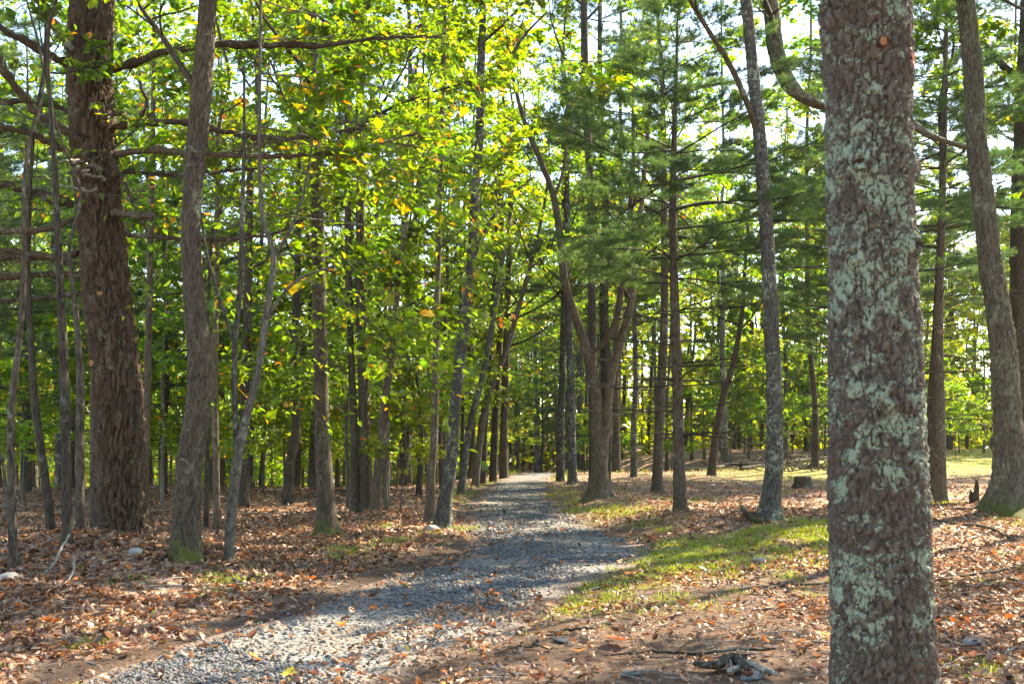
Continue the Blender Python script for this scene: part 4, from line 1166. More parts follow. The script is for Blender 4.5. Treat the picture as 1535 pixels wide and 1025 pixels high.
# small trees on the left
SM = [
 ('thin dark stem curving upright at the left edge of the frame', [(20, 842, 14), (17, 700, 11), (18, 600, 10), (28, 520, 9), (36, 400, 7), (38, 250, 5)], 12.5, M['bark_dark'], 8),
 ('thin brown stem leaning left, second from the left frame edge', [(79, 816, 14), (68, 720, 12), (53, 610, 11), (46, 500, 9), (42, 380, 7), (50, 200, 5)], 14.5, M['bark_dark'], 9),
 ('dark straight stem in the dense clump left of the furrowed pine', [(102, 829, 16), (99, 700, 14), (96, 550, 13), (90, 420, 11), (82, 250, 8), (72, 60, 5)], 13.2, M['bark_dark'], 9),
 ('short dark stem touching the left side of the furrowed pine', [(119, 823, 14), (120, 700, 12), (120, 560, 11), (112, 450, 8), (104, 370, 5)], 14.2, M['bark_dark'], 6.2),
 ('brown stem half hidden at the left flank of the furrowed pine', [(143, 800, 16), (142, 700, 14), (142, 560, 12), (144, 420, 10), (146, 200, 8)], 16, M['bark_dark'], 12),
 ('tall bare stem rising behind the right flank of the furrowed pine', [(216, 788, 12), (219, 650, 11), (223, 480, 10), (226, 340, 9), (230, 150, 7), (231, 20, 5)], 17.5, M['bark_warm'], 12),
 ('very thin dark stem between the mossy leaning tree and grey maple', [(309, 793, 8), (310, 700, 7), (313, 600, 6), (312, 480, 5), (318, 350, 4)], 17, M['bark_dark'], 7),
 ('thin straight stem just left of the grey multi stemmed maple', [(325, 797, 11), (324, 700, 10), (322, 560, 9), (325, 400, 8), (328, 200, 6)], 16.2, M['bark_warm'], 10),
 ('brown trunk in the wood right behind the grey maple', [(366, 762, 17), (367, 680, 15), (369, 560, 14), (372, 420, 12), (376, 250, 10)], 22, M['bark_dark'], 13),
 ('dark crooked trunk between the maple and the flared mossy tree', [(431, 756, 17), (434, 700, 15), (444, 640, 14), (440, 540, 13), (446, 420, 11), (450, 250, 9)], 23, M['bark_dark'], 13),
 ('leaning trunk first in the row along the left path edge', [(690, 741, 12), (697, 690, 10), (706, 630, 10), (722, 570, 9), (735, 500, 8), (752, 400, 7), (768, 300, 5)], 28, M['bark_grey'], 12),
 ('leaning trunk second in the row along the left path edge', [(712, 728, 12), (718, 670, 11), (730, 600, 11), (757, 530, 9), (775, 470, 8), (800, 380, 6)], 31, M['bark_warm'], 12),
 ('upright trunk third in the row along the left path edge', [(724, 724, 9), (726, 660, 8), (731, 590, 8), (738, 480, 7), (745, 330, 6)], 33, M['bark_dark'], 13),
 ('dark upright trunk fourth in the row along the left path edge', [(739, 722, 12), (741, 660, 11), (744, 590, 10), (750, 480, 9), (752, 300, 7)], 35, M['bark_dark'], 15),
 ('thick dark trunk last in the row along the left path edge', [(755, 717, 14), (755, 660, 12), (757, 590, 11), (760, 480, 10), (765, 300, 8)], 38, M['bark_dark'], 16),
 ('grey upright trunk standing left of the forked tree by the path bend', [(840, 721, 13), (840, 640, 11), (843, 560, 10), (846, 400, 9), (846, 200, 7)], 34, M['bark_grey'], 16),
 ('pale grey trunk right of the path bend, nearest left neighbour of the forked tree', [(858, 725, 15), (857, 650, 12), (855, 560, 11), (851, 420, 10), (850, 250, 8)], 32.5, M['bark_grey'], 16),
 ('thin pale trunk right of the forked tree at the edge of the sunny ground', [(950, 717, 10), (950, 640, 9), (953, 560, 8), (950, 430, 7), (948, 300, 5)], 37, M['bark_grey'], 13),
 ('curved forked trunk at the wood edge beyond the sunny ground', [(1066, 712, 14), (1072, 660, 12), (1083, 600, 11), (1100, 540, 9), (1112, 470, 7), (1118, 380, 5)], 40, M['bark_warm'], 12),
]
for k, (lab, sp, D, mt, H) in enumerate(SM):
    far = D > 20
    broadleaf('slim_tree', lab, sp, D, H, mt, (4.2 + (D > 25) * .6) if D > 20 else min(6.4, H - 2.2), 9 if D > 20 else 5, 1.7 + .035 * D if D > 20 else 2.0, 200 + k, nth=14 if far else 22, ds=.12 if far else .06, depth=.006, cw=.05, ch=.12, flare=.35, fh=.15, leaf=.105, kids=8, leafn=7, cols=(GREENS_Y, GREENS, GREENS_Y, GREENS_D)[k % 4], yellow=.04, lev=(5, 45), keep=.8 if far else .3)

# young pines with full needle crowns
def pine_tree(label, spec, D, H, z0, Lmax, seed, dead=1.2, mat='bark_warm', group=None, **kw):
    D = foot_depth(spec, D)
    P, r = px_path(spec, D); P, r = extend(P, r, H); base = P[0].copy(); P = P - base
    t = thing('pine_tree', label, 'tree', tuple(base), group)
    link('trunk', trunk_mesh(P, r, 30, .06, M[mat], .007, .05, .09, seed, .35, .15), t)
    wood, mb = pine_parts(P, r, z0, Lmax, seed, dead=dead, **kw)
    wood.build('branching', M['bark_dark'], t, kind='stuff'); mb.build('crown', M['needle'], t, smooth=False, kind='stuff')
    return t
pine_tree('young pine with blue green needle tiers standing right of the path in full view',
  [(1020, 766, 22), (1018, 700, 18), (1016, 600, 16), (1013, 500, 15), (1010, 400, 12), (1009, 300, 11), (1011, 200, 8), (1014, 100, 5), (1015, 40, 3)], 21, 10.3, 4.0, 3.0, 51, dead=2.6, per=17, nb=6, step=.44, twig=.12, wd=.0082)
pine_tree('young green pine, right one of the two trunks behind the lichen covered pine',
  [(1411, 753, 19), (1410, 700, 16), (1409, 600, 14), (1407, 500, 13), (1411, 350, 11), (1415, 200, 9), (1418, 60, 6)], 25, 12.5, 4.6, 2.7, 52, dead=2.8, per=14, twig=.13, wd=.009)

# ------------------------------------------------------------------ the wood behind: a few kinds, copied one by one
def proto_broad(seed, H, rad, z0, nl, Lmax, cols, bark, leaf, lean=.03, lev=(5, 45), kids=10, leafn=8, keep=1.0, maxl=2):
    rg = np.random.default_rng(seed)
    n = 9; zz = np.linspace(-.25, H, n)
    P = np.column_stack([np.cumsum(rg.normal(0, lean * H / n, n)), np.cumsum(rg.normal(0, lean * H / n, n)), zz]); P[:, :2] -= P[0, :2]
    r = rad * (1 - .85 * (np.linspace(0, 1, n)) ** 1.1); r[0] *= 1.35
    t = bpy.data.objects.new('broadleaf_tree', None); COL.objects.link(t); t.empty_display_size = .3
    link('trunk', trunk_mesh(P, r, 12, .3, bark, .006, .06, .2, seed, .3, .2), t)
    g = Grow(seed, .003)
    for k in range(nl):
        f = (k + rg.uniform(0, 1)) / nl; z = z0 + (H - z0) * f * .97
        p, rr = at_height(P, r, z); a = k * 2.4 + rg.uniform(-.5, .5); e = R(rg.uniform(*lev))
        L = Lmax * (.55 + .6 * math.sin(math.pi * min(1, f * .85 + .2))) * rg.uniform(.75, 1.15) * (1 - .5 * f)
        d = np.array([math.cos(a) * math.cos(e), math.sin(a) * math.cos(e), math.sin(e)])
        g.bough(p, d, L, max(rr * .4, .01), 0, maxl, .2, .15, .15, kids, leafn)
    g.wood.build('branching', bark, t, kind='stuff')
    mb = MB(); n_ = g.leaves(mb, leaf, cols, '4', .6, .03, keep * .42); mb.build('crown', M['leaf'], t, smooth=False, kind='stuff')
    return t
def proto_pine(seed, H, rad, z0, Lmax, **kw):
    rg = np.random.default_rng(seed)
    P = np.column_stack([rg.normal(0, .05, 8), rg.normal(0, .05, 8), np.linspace(-.25, H, 8)]); P[0, :2] = 0
    r = rad * (1 - .92 * np.linspace(0, 1, 8))
    t = bpy.data.objects.new('pine_tree', None); COL.objects.link(t); t.empty_display_size = .3
    link('trunk', trunk_mesh(P, r, 12, .25, M['bark_dark'], .006, .06, .15, seed, .3, .15), t)
    wood, mb = pine_parts(P, r, z0, Lmax, seed, **kw)
    wood.build('branching', M['bark_dark'], t, kind='stuff'); mb.build('crown', M['needle'], t, smooth=False, kind='stuff')
    return t

TALL = [proto_broad(301, 17, .105, 4.5, 12, 3.2, GREENS_Y, M['bark_dark'], .15), proto_broad(302, 16, .09, 3.2, 14, 2.8, GREENS, M['bark_dark'], .15),
        proto_broad(303, 19, .125, 6.5, 11, 3.8, GREENS_Y, M['bark_grey'], .16), proto_broad(304, 15, .075, 3.5, 12, 2.4, GREENS_Y, M['bark_warm'], .14, .06),
        proto_broad(305, 14, .068, 6.0, 8, 2.0, GREENS, M['bark_dark'], .14, .07)]
SAPL = [proto_broad(311, 5.0, .035, .9, 9, 1.7, GREENS_Y, M['bark_thin'], .12, .06, (-5, 25)), proto_broad(312, 3.6, .025, .6, 7, 1.3, GREENS_Y, M['bark_thin'], .11, .08, (-5, 20)),
        proto_broad(313, 6.5, .045, 1.4, 10, 2.0, GREENS, M['bark_thin'], .125, .05, (-5, 30))]
PINES = [proto_pine(321, 12, .12, 2.6, 2.9, step=.5, dead=1.5, per=12, twig=.17, wd=.012, needle=.13), proto_pine(322, 15, .15, 3.6, 3.2, step=.55, dead=2.5, per=12, twig=.18, wd=.012, needle=.13)]
used = set()
def put(proto, x, y, sc, rz, label, group, cat='tree', name=None, tilt=0.0):
    o = proto if proto.name not in used else copy_tree(proto)
    used.add(o.name)
    o.location = (x, y, float(Z(x, y)))
    o.rotation_euler = (tilt * math.cos(rz * 3), tilt * math.sin(rz * 3), rz)
    o.scale = (sc,) * 3
    if name: o.name = name
    tag(o, label, cat, group)
    return o

rg = np.random.default_rng(2024)
taken = [(-.5, 12), (2.2, 26), (2.8, 28.5)]
def free(x, y, d):
    if abs(x - path_c(y)) < path_w(y) / 2 + (.9 if y < 60 else .4): return False
    return all((x - a) ** 2 + (y - b) ** 2 > d * d for a, b in taken)
ZONES = [(70, 'at the far left frame edge'), (140, 'left of the furrowed pine'), (235, 'behind the furrowed pine'), (330, 'behind the mossy leaning tree'), (420, 'behind the grey maple'), (510, 'behind the flared mossy tree'),
         (600, 'behind the close pair of trunks'), (690, 'behind the leaning path edge tree'), (775, 'behind the left path edge row'), (870, 'beside the end of the path'), (940, 'behind the forked tree'), (1005, 'left of the young pine'),
         (1060, 'behind the young pine'), (1130, 'between young pine and lichened tree'), (1200, 'behind the dark lichened tree'), (1245, 'left of the closest pine'), (1395, 'behind the closest pine'), (1450, 'between the closest pine and the oak'), (1535, 'behind the broad oak')]
def where_(x, y):
    px = 767.5 + x / y * F
    for lim, t in ZONES:
        if px < lim: return t
    return 'at the far right frame edge'
def rank_(D, a, b): return 'in front' if D < a else 'midway' if D < b else 'far back'
TONE = ['slim dark', 'thin blackish', 'stout pale grey', 'crooked warm brown', 'very thin dark']
GL, GR, GE = 'trees in the wood left of the path', 'trees in the wood behind the sunny ground', 'trees around the far end of the path'
# left wood
n = 0
while n < 105:
    D = 25 + 46 * rg.random() ** 1.1; px = rg.uniform(-60, 770)
    x = (px - 767.5) / F * D
    if not free(x, D, 1.15): continue
    taken.append((x, D)); k = int(rg.choice([0, 1, 2, 3, 4, 4, 3, 1]))
    put(TALL[k], x, D, rg.uniform(.8, 1.15), rg.uniform(0, 6.28), f'{TONE[k]} trunk {rank_(D, 36, 50)}, {where_(x, D)}', GL, tilt=rg.uniform(0, .05)); n += 1
# wood behind the sunny ground on the right
n = 0
while n < 66:
    D = 41 + 44 * rg.random() ** 1.1; px = rg.uniform(825, 1640)
    x = (px - 767.5) / F * D
    if D < 60 + (px - 1000) * .02 and px > 1000: continue
    if not free(x, D, 1.3): continue
    taken.append((x, D)); k = int(rg.choice([0, 1, 2, 3, 4, 4, 3]))
    put(TALL[k], x, D, rg.uniform(1.1, 1.6), rg.uniform(0, 6.28), f'{TONE[k]} trunk beyond sunny ground, {rank_(D, 62, 74)}, {where_(x, D)}', GR, tilt=rg.uniform(0, .06)); n += 1
# around the end of the path
n = 0
while n < 28:
    D = rg.uniform(52, 92); px = rg.uniform(735, 900); x = (px - 767.5) / F * D
    if not free(x, D, 1.0): continue
    taken.append((x, D))
    k = int(rg.integers(0, 5))
    put(TALL[k], x, D, rg.uniform(.9, 1.35), rg.uniform(0, 6.28), f'{TONE[k]} trunk at path end, {rank_(D, 64, 78)}, {where_(x, D)}', GE, tilt=rg.uniform(0, .04)); n += 1
# saplings of the understorey
n = 0; SZ = ['waist high leafy', 'small bright', 'taller dark']
while n < 110:
    D = 19 + 38 * rg.random(); px = rg.uniform(-30, 1560); x = (px - 767.5) / F * D
    if px > 820 and D < 50: continue
    if not free(x, D, .7) or abs(x - path_c(D)) < 2.0: continue
    taken.append((x, D)); side_ = 'left of the path' if px < 790 else 'behind the sunny ground'
    k = int(rg.integers(0, 3)); put(SAPL[k], x, D, rg.uniform(.75, 1.2), rg.uniform(0, 6.28), f'{SZ[k]} green sapling {rank_(D, 32, 45)}, {where_(x, D)}', 'saplings of the undergrowth ' + side_, 'sapling', 'sapling'); n += 1
n = 0
while n < 30:
    D = rg.uniform(54, 68); px = rg.uniform(1040, 1560); x = (px - 767.5) / F * D
    if not free(x, D, .7): continue
    taken.append((x, D)); sc = rg.uniform(1.2, 1.8); put(SAPL[n % 3], x, D, sc, rg.uniform(0, 6.28), f'{"taller" if sc > 1.5 else "shorter"} {("bushy", "slight", "dark green")[n % 3]} young tree edging the sunny ground, {where_(x, D)}', 'young trees edging the sunny ground', 'sapling', 'sapling'); n += 1
# pines in the wood, each where the photograph shows its blue green tiers
for k, (px, D, sc, lab) in enumerate([
    (40, 26, 1.05, 'pine with dark tiers in the wood at the far left edge'), (150, 32, 1.1, 'pine behind the furrowed pine, needles between its dead branches'),
    (245, 24, .9, 'pine between the furrowed pine and the mossy leaning tree'), (330, 38, 1.2, 'pine deep in the wood behind the grey maple'),
    (445, 34, 1.1, 'pine deep in the wood left of the flared mossy tree'), (610, 33, 1.35, 'tall pine high behind the leaning tree at the path edge'),
    (812, 62, .9, 'blue green pine closing the view at the end of the path'), (905, 31, 1.35, 'pine whose tiers fill the gap right of the forked tree'),
    (1274, 36, 1.5, 'pine behind the dark lichened tree with the arching limb'), (1330, 32, 1.5, 'pine hidden for the most part behind the lichen covered pine'),
    (-60, 19, 1.0, 'pine just outside the left frame edge reaching in with its tiers'), (1560, 40, 1.7, 'pine at the right frame edge beyond the oak')]):
    x = (px - 767.5) / F * D
    put(PINES[k % 2], x, D, sc, k * 1.7, lab, None, 'tree')

# three more trees added just outside the frame on the right to dapple the foreground
for k, (x, y, sc, lab) in enumerate([(8.4, 11.6, .72, 'broadleaved tree added for shade just outside the right frame edge, nearest to the oak'), (9.7, 13.3, .8, 'second broadleaved tree added for shade outside the right frame edge, behind the nearest one'), (15.5, 15.0, .85, 'unseen broadleaved tree added well outside the right frame edge beyond the oak')]):
    taken.append((x, y)); put(TALL[(1, 3, 0)[k]], x, y, sc, k * 2.0 + .5, lab, None)
for k, (px, D, sc, p_, lab) in enumerate([(1086, 50, 1.35, 2, 'tall broadleaved tree with bright crown far behind the young pine'), (1268, 39, 1.15, 0, 'broadleaved tree with yellow green crown hidden behind the closest pine trunk'),
    (1503, 34, 1.1, 0, 'broadleaved tree with bright crown directly behind the broad oak'), (1176, 56, 1.3, 0, 'broadleaved tree with bright crown behind the dark lichened tree'), (1222, 41, 1.45, 1, 'dark broadleaved tree between the lichened tree and the closest pine'), (1345, 44, 1.3, 2, 'grey broadleaved tree behind the closest pine at the meadow')]):
    x = (px - 767.5) / F * D; taken.append((x, D)); put(TALL[p_], x, D, sc, k * 1.3, lab, None)
taken.append((8.8, 15.9)); put(TALL[2], 8.9, 15.9, .95, 1.0, 'grey tree added for shade just outside the right frame edge in front of the oak', None)  # added to shade the near path; its trunk stays out of view
# unseen trees added behind the viewpoint, where the wood goes on, to block sky light
n = 0
while n < 16:
    a = rg.uniform(R(100), R(260)); d = rg.uniform(5, 22); x, y = d * math.sin(a), d * math.cos(a)
    if not free(x, y, 2.2): continue
    taken.append((x, y))
    put(TALL[n % 3], x, y, rg.uniform(.8, 1.1), rg.uniform(0, 6.28), 'unseen broadleaved tree of the wood, added behind the viewpoint to block sky light', 'unseen trees added behind the viewpoint'); n += 1

# far wood closing the view: one mass of trunks and leaves
g_ = np.random.default_rng(5); mb = MB(); n = 105000
a = g_.uniform(-.72, .72, n); d = g_.uniform(78, 140, n)
x = np.sin(a) * d; y = np.cos(a) * d
hz = .2 + 25 * g_.random(n) ** 1.7
dens = fbm(x * .16, y * .16, hz * .2, seed=9, o=3)
keep = dens > .36 + .009 * hz
x, y, hz = x[keep], y[keep], hz[keep]; n = len(x)
pos = np.column_stack([x, y, Z(x, y) + hz - .6])
fr = rot_frames(n, .7, g_)
cols = np.array([(.10, .14, .018), (.15, .17, .02), (.06, .10, .02)])[g_.integers(0, 3, n)] * g_.uniform(.7, 1.2, (n, 1))
place(mb, LEAF4, LEAF4_T, pos, fr, g_.uniform(.5, 1.2, n), cols)
far = mb.build('far_wood', M['leaf'], smooth=False, kind='stuff')
tag(far, 'sunlit green foliage of the far wood beyond all single trees', 'woods')
mb = MB()
for k in range(420):
    a = g_.uniform(-.7, .7); d = g_.uniform(78, 130); x, y = math.sin(a) * d, math.cos(a) * d; z = float(Z(x, y))
    hh = g_.uniform(9, 20); tube(mb, np.array([(x, y, z - .3), (x + g_.normal(0, .3), y, z + hh * .5), (x + g_.normal(0, .6), y, z + hh)]), [.16, .12, .04], 5)
mb.build('far_trunks', M['bark_dark'], far, kind='stuff')

# ------------------------------------------------------------------ thin haze for the pale distance, added to lift its blacks
hm = bpy.data.materials.new('haze_veil'); hm.use_nodes = True; hn = hm.node_tree; hn.nodes.clear()
pv = hn.nodes.new('ShaderNodeVolumePrincipled'); pv.inputs['Density'].default_value = HAZE; pv.inputs['Color'].default_value = (.93, .95, .9, 1); pv.inputs['Anisotropy'].default_value = .3
ho = hn.nodes.new('ShaderNodeOutputMaterial'); hn.links.new(pv.outputs[0], ho.inputs['Volume'])
if HAZE > 0:
    b = MB(); X0, Y0, Z0, X1, Y1, Z1 = -270, -50, -9, 270, 310, 36
    b.add([(X0, Y0, Z0), (X1, Y0, Z0), (X1, Y1, Z0), (X0, Y1, Z0), (X0, Y0, Z1), (X1, Y0, Z1), (X1, Y1, Z1), (X0, Y1, Z1)], [(0, 3, 2, 1), (4, 5, 6, 7), (0, 1, 5, 4), (1, 2, 6, 5), (2, 3, 7, 6), (3, 0, 4, 7)])
    b.build('haze', hm, smooth=False, kind='stuff')

# ------------------------------------------------------------------ stump, snags, rocks, sticks
p = ground_pt(1203, 733)
st = thing('tree_stump', 'low weathered stump in the litter before the sunny ground', 'stump', tuple(p))
P = np.array([(0, 0, -.1), (0, 0, .1), (.01, 0, .2), (.0, .01, .32)]); wd = 13 / F * p[1]
link('trunk', trunk_mesh(P, np.array([1.45, 1.05, .95, .9]) * wd, 40, .02, M['dead_wood'], .04, .07, .2, 3, .35, .12), st)
k = np.arange(24) / 24 * 6.2832; b = MB(); rg = np.random.default_rng(2)
rr = wd * .9 * rg.uniform(.9, 1.05, 24)
b.add(np.vstack([np.column_stack([np.cos(k) * rr, np.sin(k) * rr, .315 + rg.uniform(-.06, .06, 24)]), np.column_stack([np.cos(k) * rr * .5, np.sin(k) * rr * .5, .30 + rg.uniform(-.03, .03, 24)]), [(0, 0, .28)]]),
      np.stack([np.arange(24), (np.arange(24) + 1) % 24, (np.arange(24) + 1) % 24 + 24, np.arange(24) + 24], -1), np.stack([np.arange(24) + 24, (np.arange(24) + 1) % 24 + 24, np.full(24, 48)], -1))
b.build('cut_face', M['dead_grey'], st, smooth=False)

def snag(px, py, hpx, wpx, lab):
    p = ground_pt(px, py); h = hpx / F * p[1]; r0 = wpx / 2 / F * p[1]
    o = thing('broken_stub', lab, 'stub', tuple(p), 'broken stubs at the foot of the oak')
    b = MB(); rg = np.random.default_rng(px); n = 9
    a = np.arange(n) / n * 6.2832
    rows = [(-.08, 1.2), (h * .4, 1.0), (h * .75, .9), (h, .6)]
    V = [np.column_stack([np.cos(a) * r0 * f * rg.uniform(.8, 1.2, n), np.sin(a) * r0 * f * rg.uniform(.8, 1.2, n), z + (rg.uniform(-.5, .35, n) * h * .35 if i == 3 else 0 * a)]) for i, (z, f) in enumerate(rows)]
    q = [(i * n + j, i * n + (j + 1) % n, (i + 1) * n + (j + 1) % n, (i + 1) * n + j) for i in range(3) for j in range(n)]
    b.add(np.vstack(V + [[(0, 0, h * .7)]]), q, [(27 + j, 27 + (j + 1) % n, 36) for j in range(n)]); b.build('splintered_wood', M['bark_dark'], o, smooth=False)
snag(1457, 757, 22, 8, 'shorter splintered stub left of the oak foot'); snag(1464, 752, 32, 7, 'taller splintered stub left of the oak foot')

def rock(px, py, wpx, hpx, lab, seed, mat='rock', tint=(1, 1, 1)):
    p = ground_pt(px, py); rg = np.random.default_rng(seed)
    v, f = ICO_V.copy(), ICO_F
    E = {}; vv = list(v); nf = []
    def midp(a, b):
        k = (min(a, b), max(a, b))
        if k not in E: E[k] = len(vv); vv.append(nrm(v_(a) + v_(b)))
        return E[k]
    v_ = lambda i: vv[i]
    for _ in range(2):
        E = {}; nf = []
        for a, b, c in f:
            x_, y_, z_ = midp(a, b), midp(b, c), midp(c, a)
            nf += [(a, x_, z_), (b, y_, x_), (c, z_, y_), (x_, y_, z_)]
        f = np.array(nf)
    vv = np.array(vv)
    for k in range(14):
        dn = nrm(rg.normal(0, 1, 3)); c_ = rg.uniform(.42, .8); dd = vv @ dn
        vv = vv - np.maximum(dd - c_, 0)[:, None] * dn * .9
    vv += (fbm(vv[:, 0] * 2.5, vv[:, 1] * 2.5, vv[:, 2] * 2.5, seed=seed)[:, None] - .5) * .25 * vv
    sx, sz = wpx / 2 / F * p[1] * 1.3, hpx / F * p[1] * .8
    b = MB(); b.add(vv * np.array([sx, sx * .8, sz]), None, f, tint)
    o = b.build('rock', M[mat], smooth=False); o.location = p + UP * sz * .25
    tag(o, lab, 'rock')
rock(650, 797, 20, 14, 'pale angular rock at the foot of the leaning path edge tree', 3)
rock(8, 872, 34, 22, 'pale grey rock in the litter at the left frame edge', 4)
rock(202, 848, 26, 14, 'light triangular rock in the litter before the furrowed pine', 5)
rock(1130, 1016, 34, 16, 'grey flat stone beside the dark wood scraps at the bottom edge', 6, 'stone', (1.1, 1.1, 1.1))
rock(1452, 967, 30, 12, 'grey stone in the leaves right of the lichen covered pine', 7, 'stone', (1.3, 1.2, 1.15))
rock(946, 1012, 24, 10, 'greenish flat stone at the bottom edge beside the long stick', 8, 'stone', (.8, 1.15, 1.0))
rock(843, 963, 26, 9, 'dark slate piece lying on the bare soil', 9, 'stone', (.5, .5, .55))
rock(1138, 845, 20, 12, 'pale pinkish stone on the mossy grass', 10, 'rock', (1, .9, .8))

def stick(pts, lab, mat, seed, twigs=3, name='stick', lift=.02, z=None):
    rg = np.random.default_rng(seed); W = []
    for k, (px, py, wd) in enumerate(pts):
        q = ground_pt(px, py); W.append((*(q + UP * (lift + wd / 2 / F * q[1])), wd / 2 / F * q[1]))
    W = np.array(W); base = W[0, :3].copy(); W[:, :3] -= base
    if z is not None: W[:, 2] += np.asarray(z)
    C = catmull(W, 5 * len(W)); n = len(C); C[:, :3] += rg.normal(0, .006, (n, 3))
    b = MB(); tube(b, C[:, :3], np.maximum(C[:, 3], .0025), 7, cap=True)
    for k in range(twigs):
        i = rg.integers(2, n - 2); d = nrm(C[i + 1, :3] - C[i, :3]); L = rg.uniform(.08, .28)
        t = nrm(d + rg.normal(0, .7, 3) * (1, 1, .25)); t[2] = abs(t[2]) * .5
        tube(b, np.array([C[i, :3], C[i, :3] + t * L * .5, C[i, :3] + t * L + rg.normal(0, .02, 3)]), [C[i, 3] * .6, C[i, 3] * .45, .002], 5)
    o = b.build(name, M[mat]); o.location = base
    tag(o, lab, 'stick')
stick([(915, 988, 3), (975, 982, 5), (1040, 986, 6), (1100, 980, 5), (1165, 978, 4)], 'long thin dark stick lying along the bottom right of the path', 'bark_dark', 1)
stick([(1040, 1004, 8), (1075, 1008, 14), (1100, 1000, 18), (1120, 1012, 9)], 'dark rotten wood scrap at the bottom edge left of the pine', 'bark_dark', 2, 5, 'wood_scrap')
stick([(1090, 1015, 9), (1120, 1006, 10), (1150, 1014, 9), (1166, 1019, 6)], 'grey weathered wood piece beside the dark scrap', 'dead_grey', 3, 2, 'wood_scrap')
stick([(1130, 892, 2), (1170, 882, 4), (1215, 880, 4), (1250, 876, 3)], 'thin stick on bare soil just left of the lichen covered pine', 'bark_dark', 4)
stick([(1395, 782, 3), (1430, 800, 4), (1480, 798, 5), (1520, 812, 4)], 'brown stick lying in the litter below the oak', 'dead_wood', 5)
stick([(1398, 875, 3), (1440, 868, 4), (1490, 862, 5), (1540, 850, 4)], 'long crooked stick crossing the sunny leaves right of the pine', 'bark_dark', 6, 5)
stick([(1400, 905, 3), (1445, 888, 5), (1500, 872, 4), (1545, 876, 3)], 'slanting stick nearer than the crooked one in the sunny leaves', 'dead_wood', 7, 4)
stick([(1405, 1010, 3), (1450, 990, 4), (1500, 985, 4), (1545, 968, 3)], 'stick at the bottom right corner among brown leaves', 'dead_grey', 8, 3)
stick([(1420, 830, 2), (1452, 812, 3), (1500, 792, 3)], 'short slanting stick in the twig tangle before the oak', 'dead_grey', 9, 4)
stick([(1398, 762, 3), (1440, 766, 4), (1470, 764, 3)], 'thin branch lying left of the oak foot', 'dead_wood', 10, 2)
stick([(60, 834, 3), (85, 828, 4), (112, 820, 3)], 'grey stick leaning on the litter bank left of the furrowed pine', 'dead_grey', 11, 1, z=[0, .05, .12])
stick([(235, 828, 3), (255, 836, 4), (285, 840, 4), (305, 838, 2)], 'dark stick lying at the foot of the mossy leaning tree', 'bark_dark', 12, 2)
stick([(95, 880, 2), (108, 872, 4), (112, 862, 3)], 'short pale stick poking out of the deep litter at left', 'dead_grey', 13, 0, z=[0, .04, .12])
stick([(930, 880, 2), (965, 873, 3), (1010, 868, 2)], 'thin twig in the grass strip beside the path', 'bark_dark', 14, 2)
stick([(1112, 762, 6), (1120, 775, 9), (1135, 782, 10), (1146, 781, 6)], 'gnarled root piece at the foot of the dark lichened tree', 'bark_grey', 15, 4, 'root_piece')
stick([(820, 958, 3), (850, 949, 5), (890, 948, 4)], 'dark stick on the leafy soil below the grass strip', 'bark_dark', 16, 2)
stick([(740, 985, 2), (790, 972, 3), (830, 976, 2)], 'fine brown twig among leaves at the right path edge', 'dead_wood', 17, 2)
for k, (x0, y0, x1, y1, wd, lab) in enumerate([(1085, 704, 1245, 694, 7, 'long fallen log at the wood edge behind the sunny ground'), (1070, 706, 1160, 690, 4, 'thin fallen pole sloping over the log at the wood edge'), (1150, 702, 1242, 686, 4, 'fallen pole right of the brush at the wood edge'),
    (1110, 708, 1180, 699, 5, 'short fallen log before the long one at the wood edge'), (470, 752, 530, 744, 4, 'fallen branch in the shade of the left wood'), (640, 748, 678, 738, 4, 'fallen branch behind the leaning tree at the path edge')]):
    stick([(x0, y0, wd), ((x0 + x1) / 2, (y0 + y1) / 2, wd), (x1, y1, wd * .7)], lab, ('bark_dark', 'dead_wood', 'bark_warm')[k % 3], 40 + k, 5, 'fallen_log', .1)
b = MB(); rg = np.random.default_rng(12)
for k in range(130):
    q = ground_pt(rg.uniform(1060, 1245), rg.uniform(698, 706)); d = nrm(rg.normal(0, 1, 3) * (1, .6, .35)); d[2] = abs(d[2]); L = rg.uniform(.5, 2.0)
    tube(b, np.array([q, q + d * L * .5 + UP * .1, q + d * L]), [.025, .018, .006], 4)
tag(b.build('brush_pile', M['bark_dark'], kind='stuff'), 'tangle of dead branches at the wood edge behind the sunny ground', 'brush')
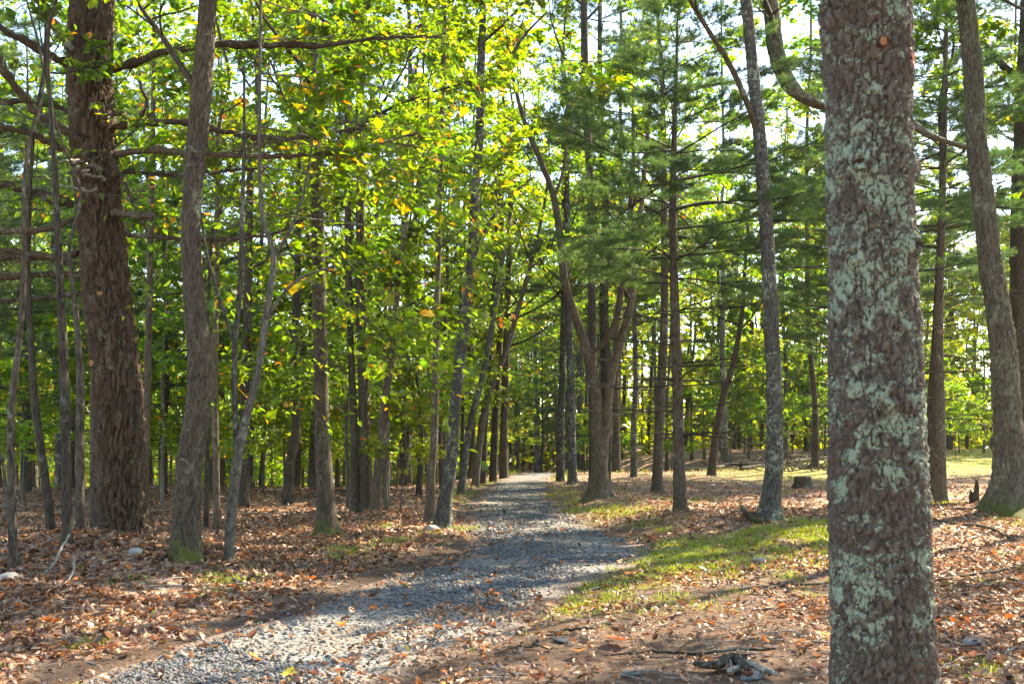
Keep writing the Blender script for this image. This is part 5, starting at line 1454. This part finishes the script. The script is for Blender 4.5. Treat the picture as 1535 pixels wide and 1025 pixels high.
# fine twigs strewn over the litter
b = MB()
for y0, y1, dn in ((5.5, 10, 7), (10, 18, 4), (18, 28, 1.2)):
    p = scatter(rg, y0, y1, dn); off = np.abs(p[:, 0] - path_c(p[:, 1])) - path_w(p[:, 1]) / 2
    for x, y in p[off > .1]:
        a = rg.uniform(0, 6.28); L = rg.uniform(.08, .38); n_ = 4; q = np.linspace(0, 1, n_)[:, None] * L
        X = x + q[:, 0] * math.cos(a) + rg.normal(0, .012, n_); Y = y + q[:, 0] * math.sin(a) + rg.normal(0, .012, n_)
        tube(b, np.column_stack([X, Y, Z(X, Y) + .022 + rg.uniform(0, .03)]), np.linspace(.0045, .002, n_) * rg.uniform(.6, 1.6), 4)
tag(b.build('twig_litter', M['dead_grey'], kind='stuff'), 'fine grey twigs strewn over the leaf litter', 'twigs')
# a few leaves that stand out
def special(px, py, size, col, lab, seed):
    p = ground_pt(px, py); rg = np.random.default_rng(seed); fr = rot_frames(1, .25, rg)
    b = MB(); b.add((MAPLE - np.array([.5, 0, 0])) * np.array([1, .95, 2.2]), None, MAPLE_T, col); o = b.build('fallen_leaf', M['dry_leaf'], smooth=False)
    m4 = Matrix(fr[0].T.tolist()).to_4x4() @ Matrix.Scale(size, 4); m4.translation = Vector(p + UP * .05); o.matrix_world = m4
    tag(o, lab, 'fallen leaf')
special(920, 968, .17, (.60, .24, .06), 'large orange lobed leaf on the soil, biggest of its colour', 1)
special(868, 985, .12, (.55, .22, .04), 'orange lobed leaf on soil left of the largest orange one', 2)
special(385, 998, .13, (.62, .20, .02), 'vivid orange leaf on the gravel near the bottom left', 3)
special(435, 1020, .10, (.60, .42, .05), 'yellow leaf on the gravel at the bottom edge', 4)
special(1235, 962, .12, (.5, .22, .05), 'tan orange lobed leaf at the left foot of the lichen covered pine', 5)

# look-alikes that still share a label are told apart by their place among each other
_by = {}
for o in list(SC.objects):
    if o.parent is None and o.get('label') and o.get('group') and not str(o['group']).startswith('fallen leaves'):
        _by.setdefault(o['label'], []).append(o)
for lab, os_ in _by.items():
    if 2 <= len(os_) <= 8 and len(lab.split()) <= 13:
        os_.sort(key=lambda o: o.location.x / max(o.location.y, .1))
        for k, o in enumerate(os_):
            o['label'] = lab + ', ' + ({2: ['left one', 'right one'], 3: ['left one', 'middle one', 'right one']}.get(len(os_)) or ['leftmost', 'second from left', 'third from left', 'fourth from left', 'fifth from left', 'sixth from left', 'seventh from left', 'rightmost'])[k]
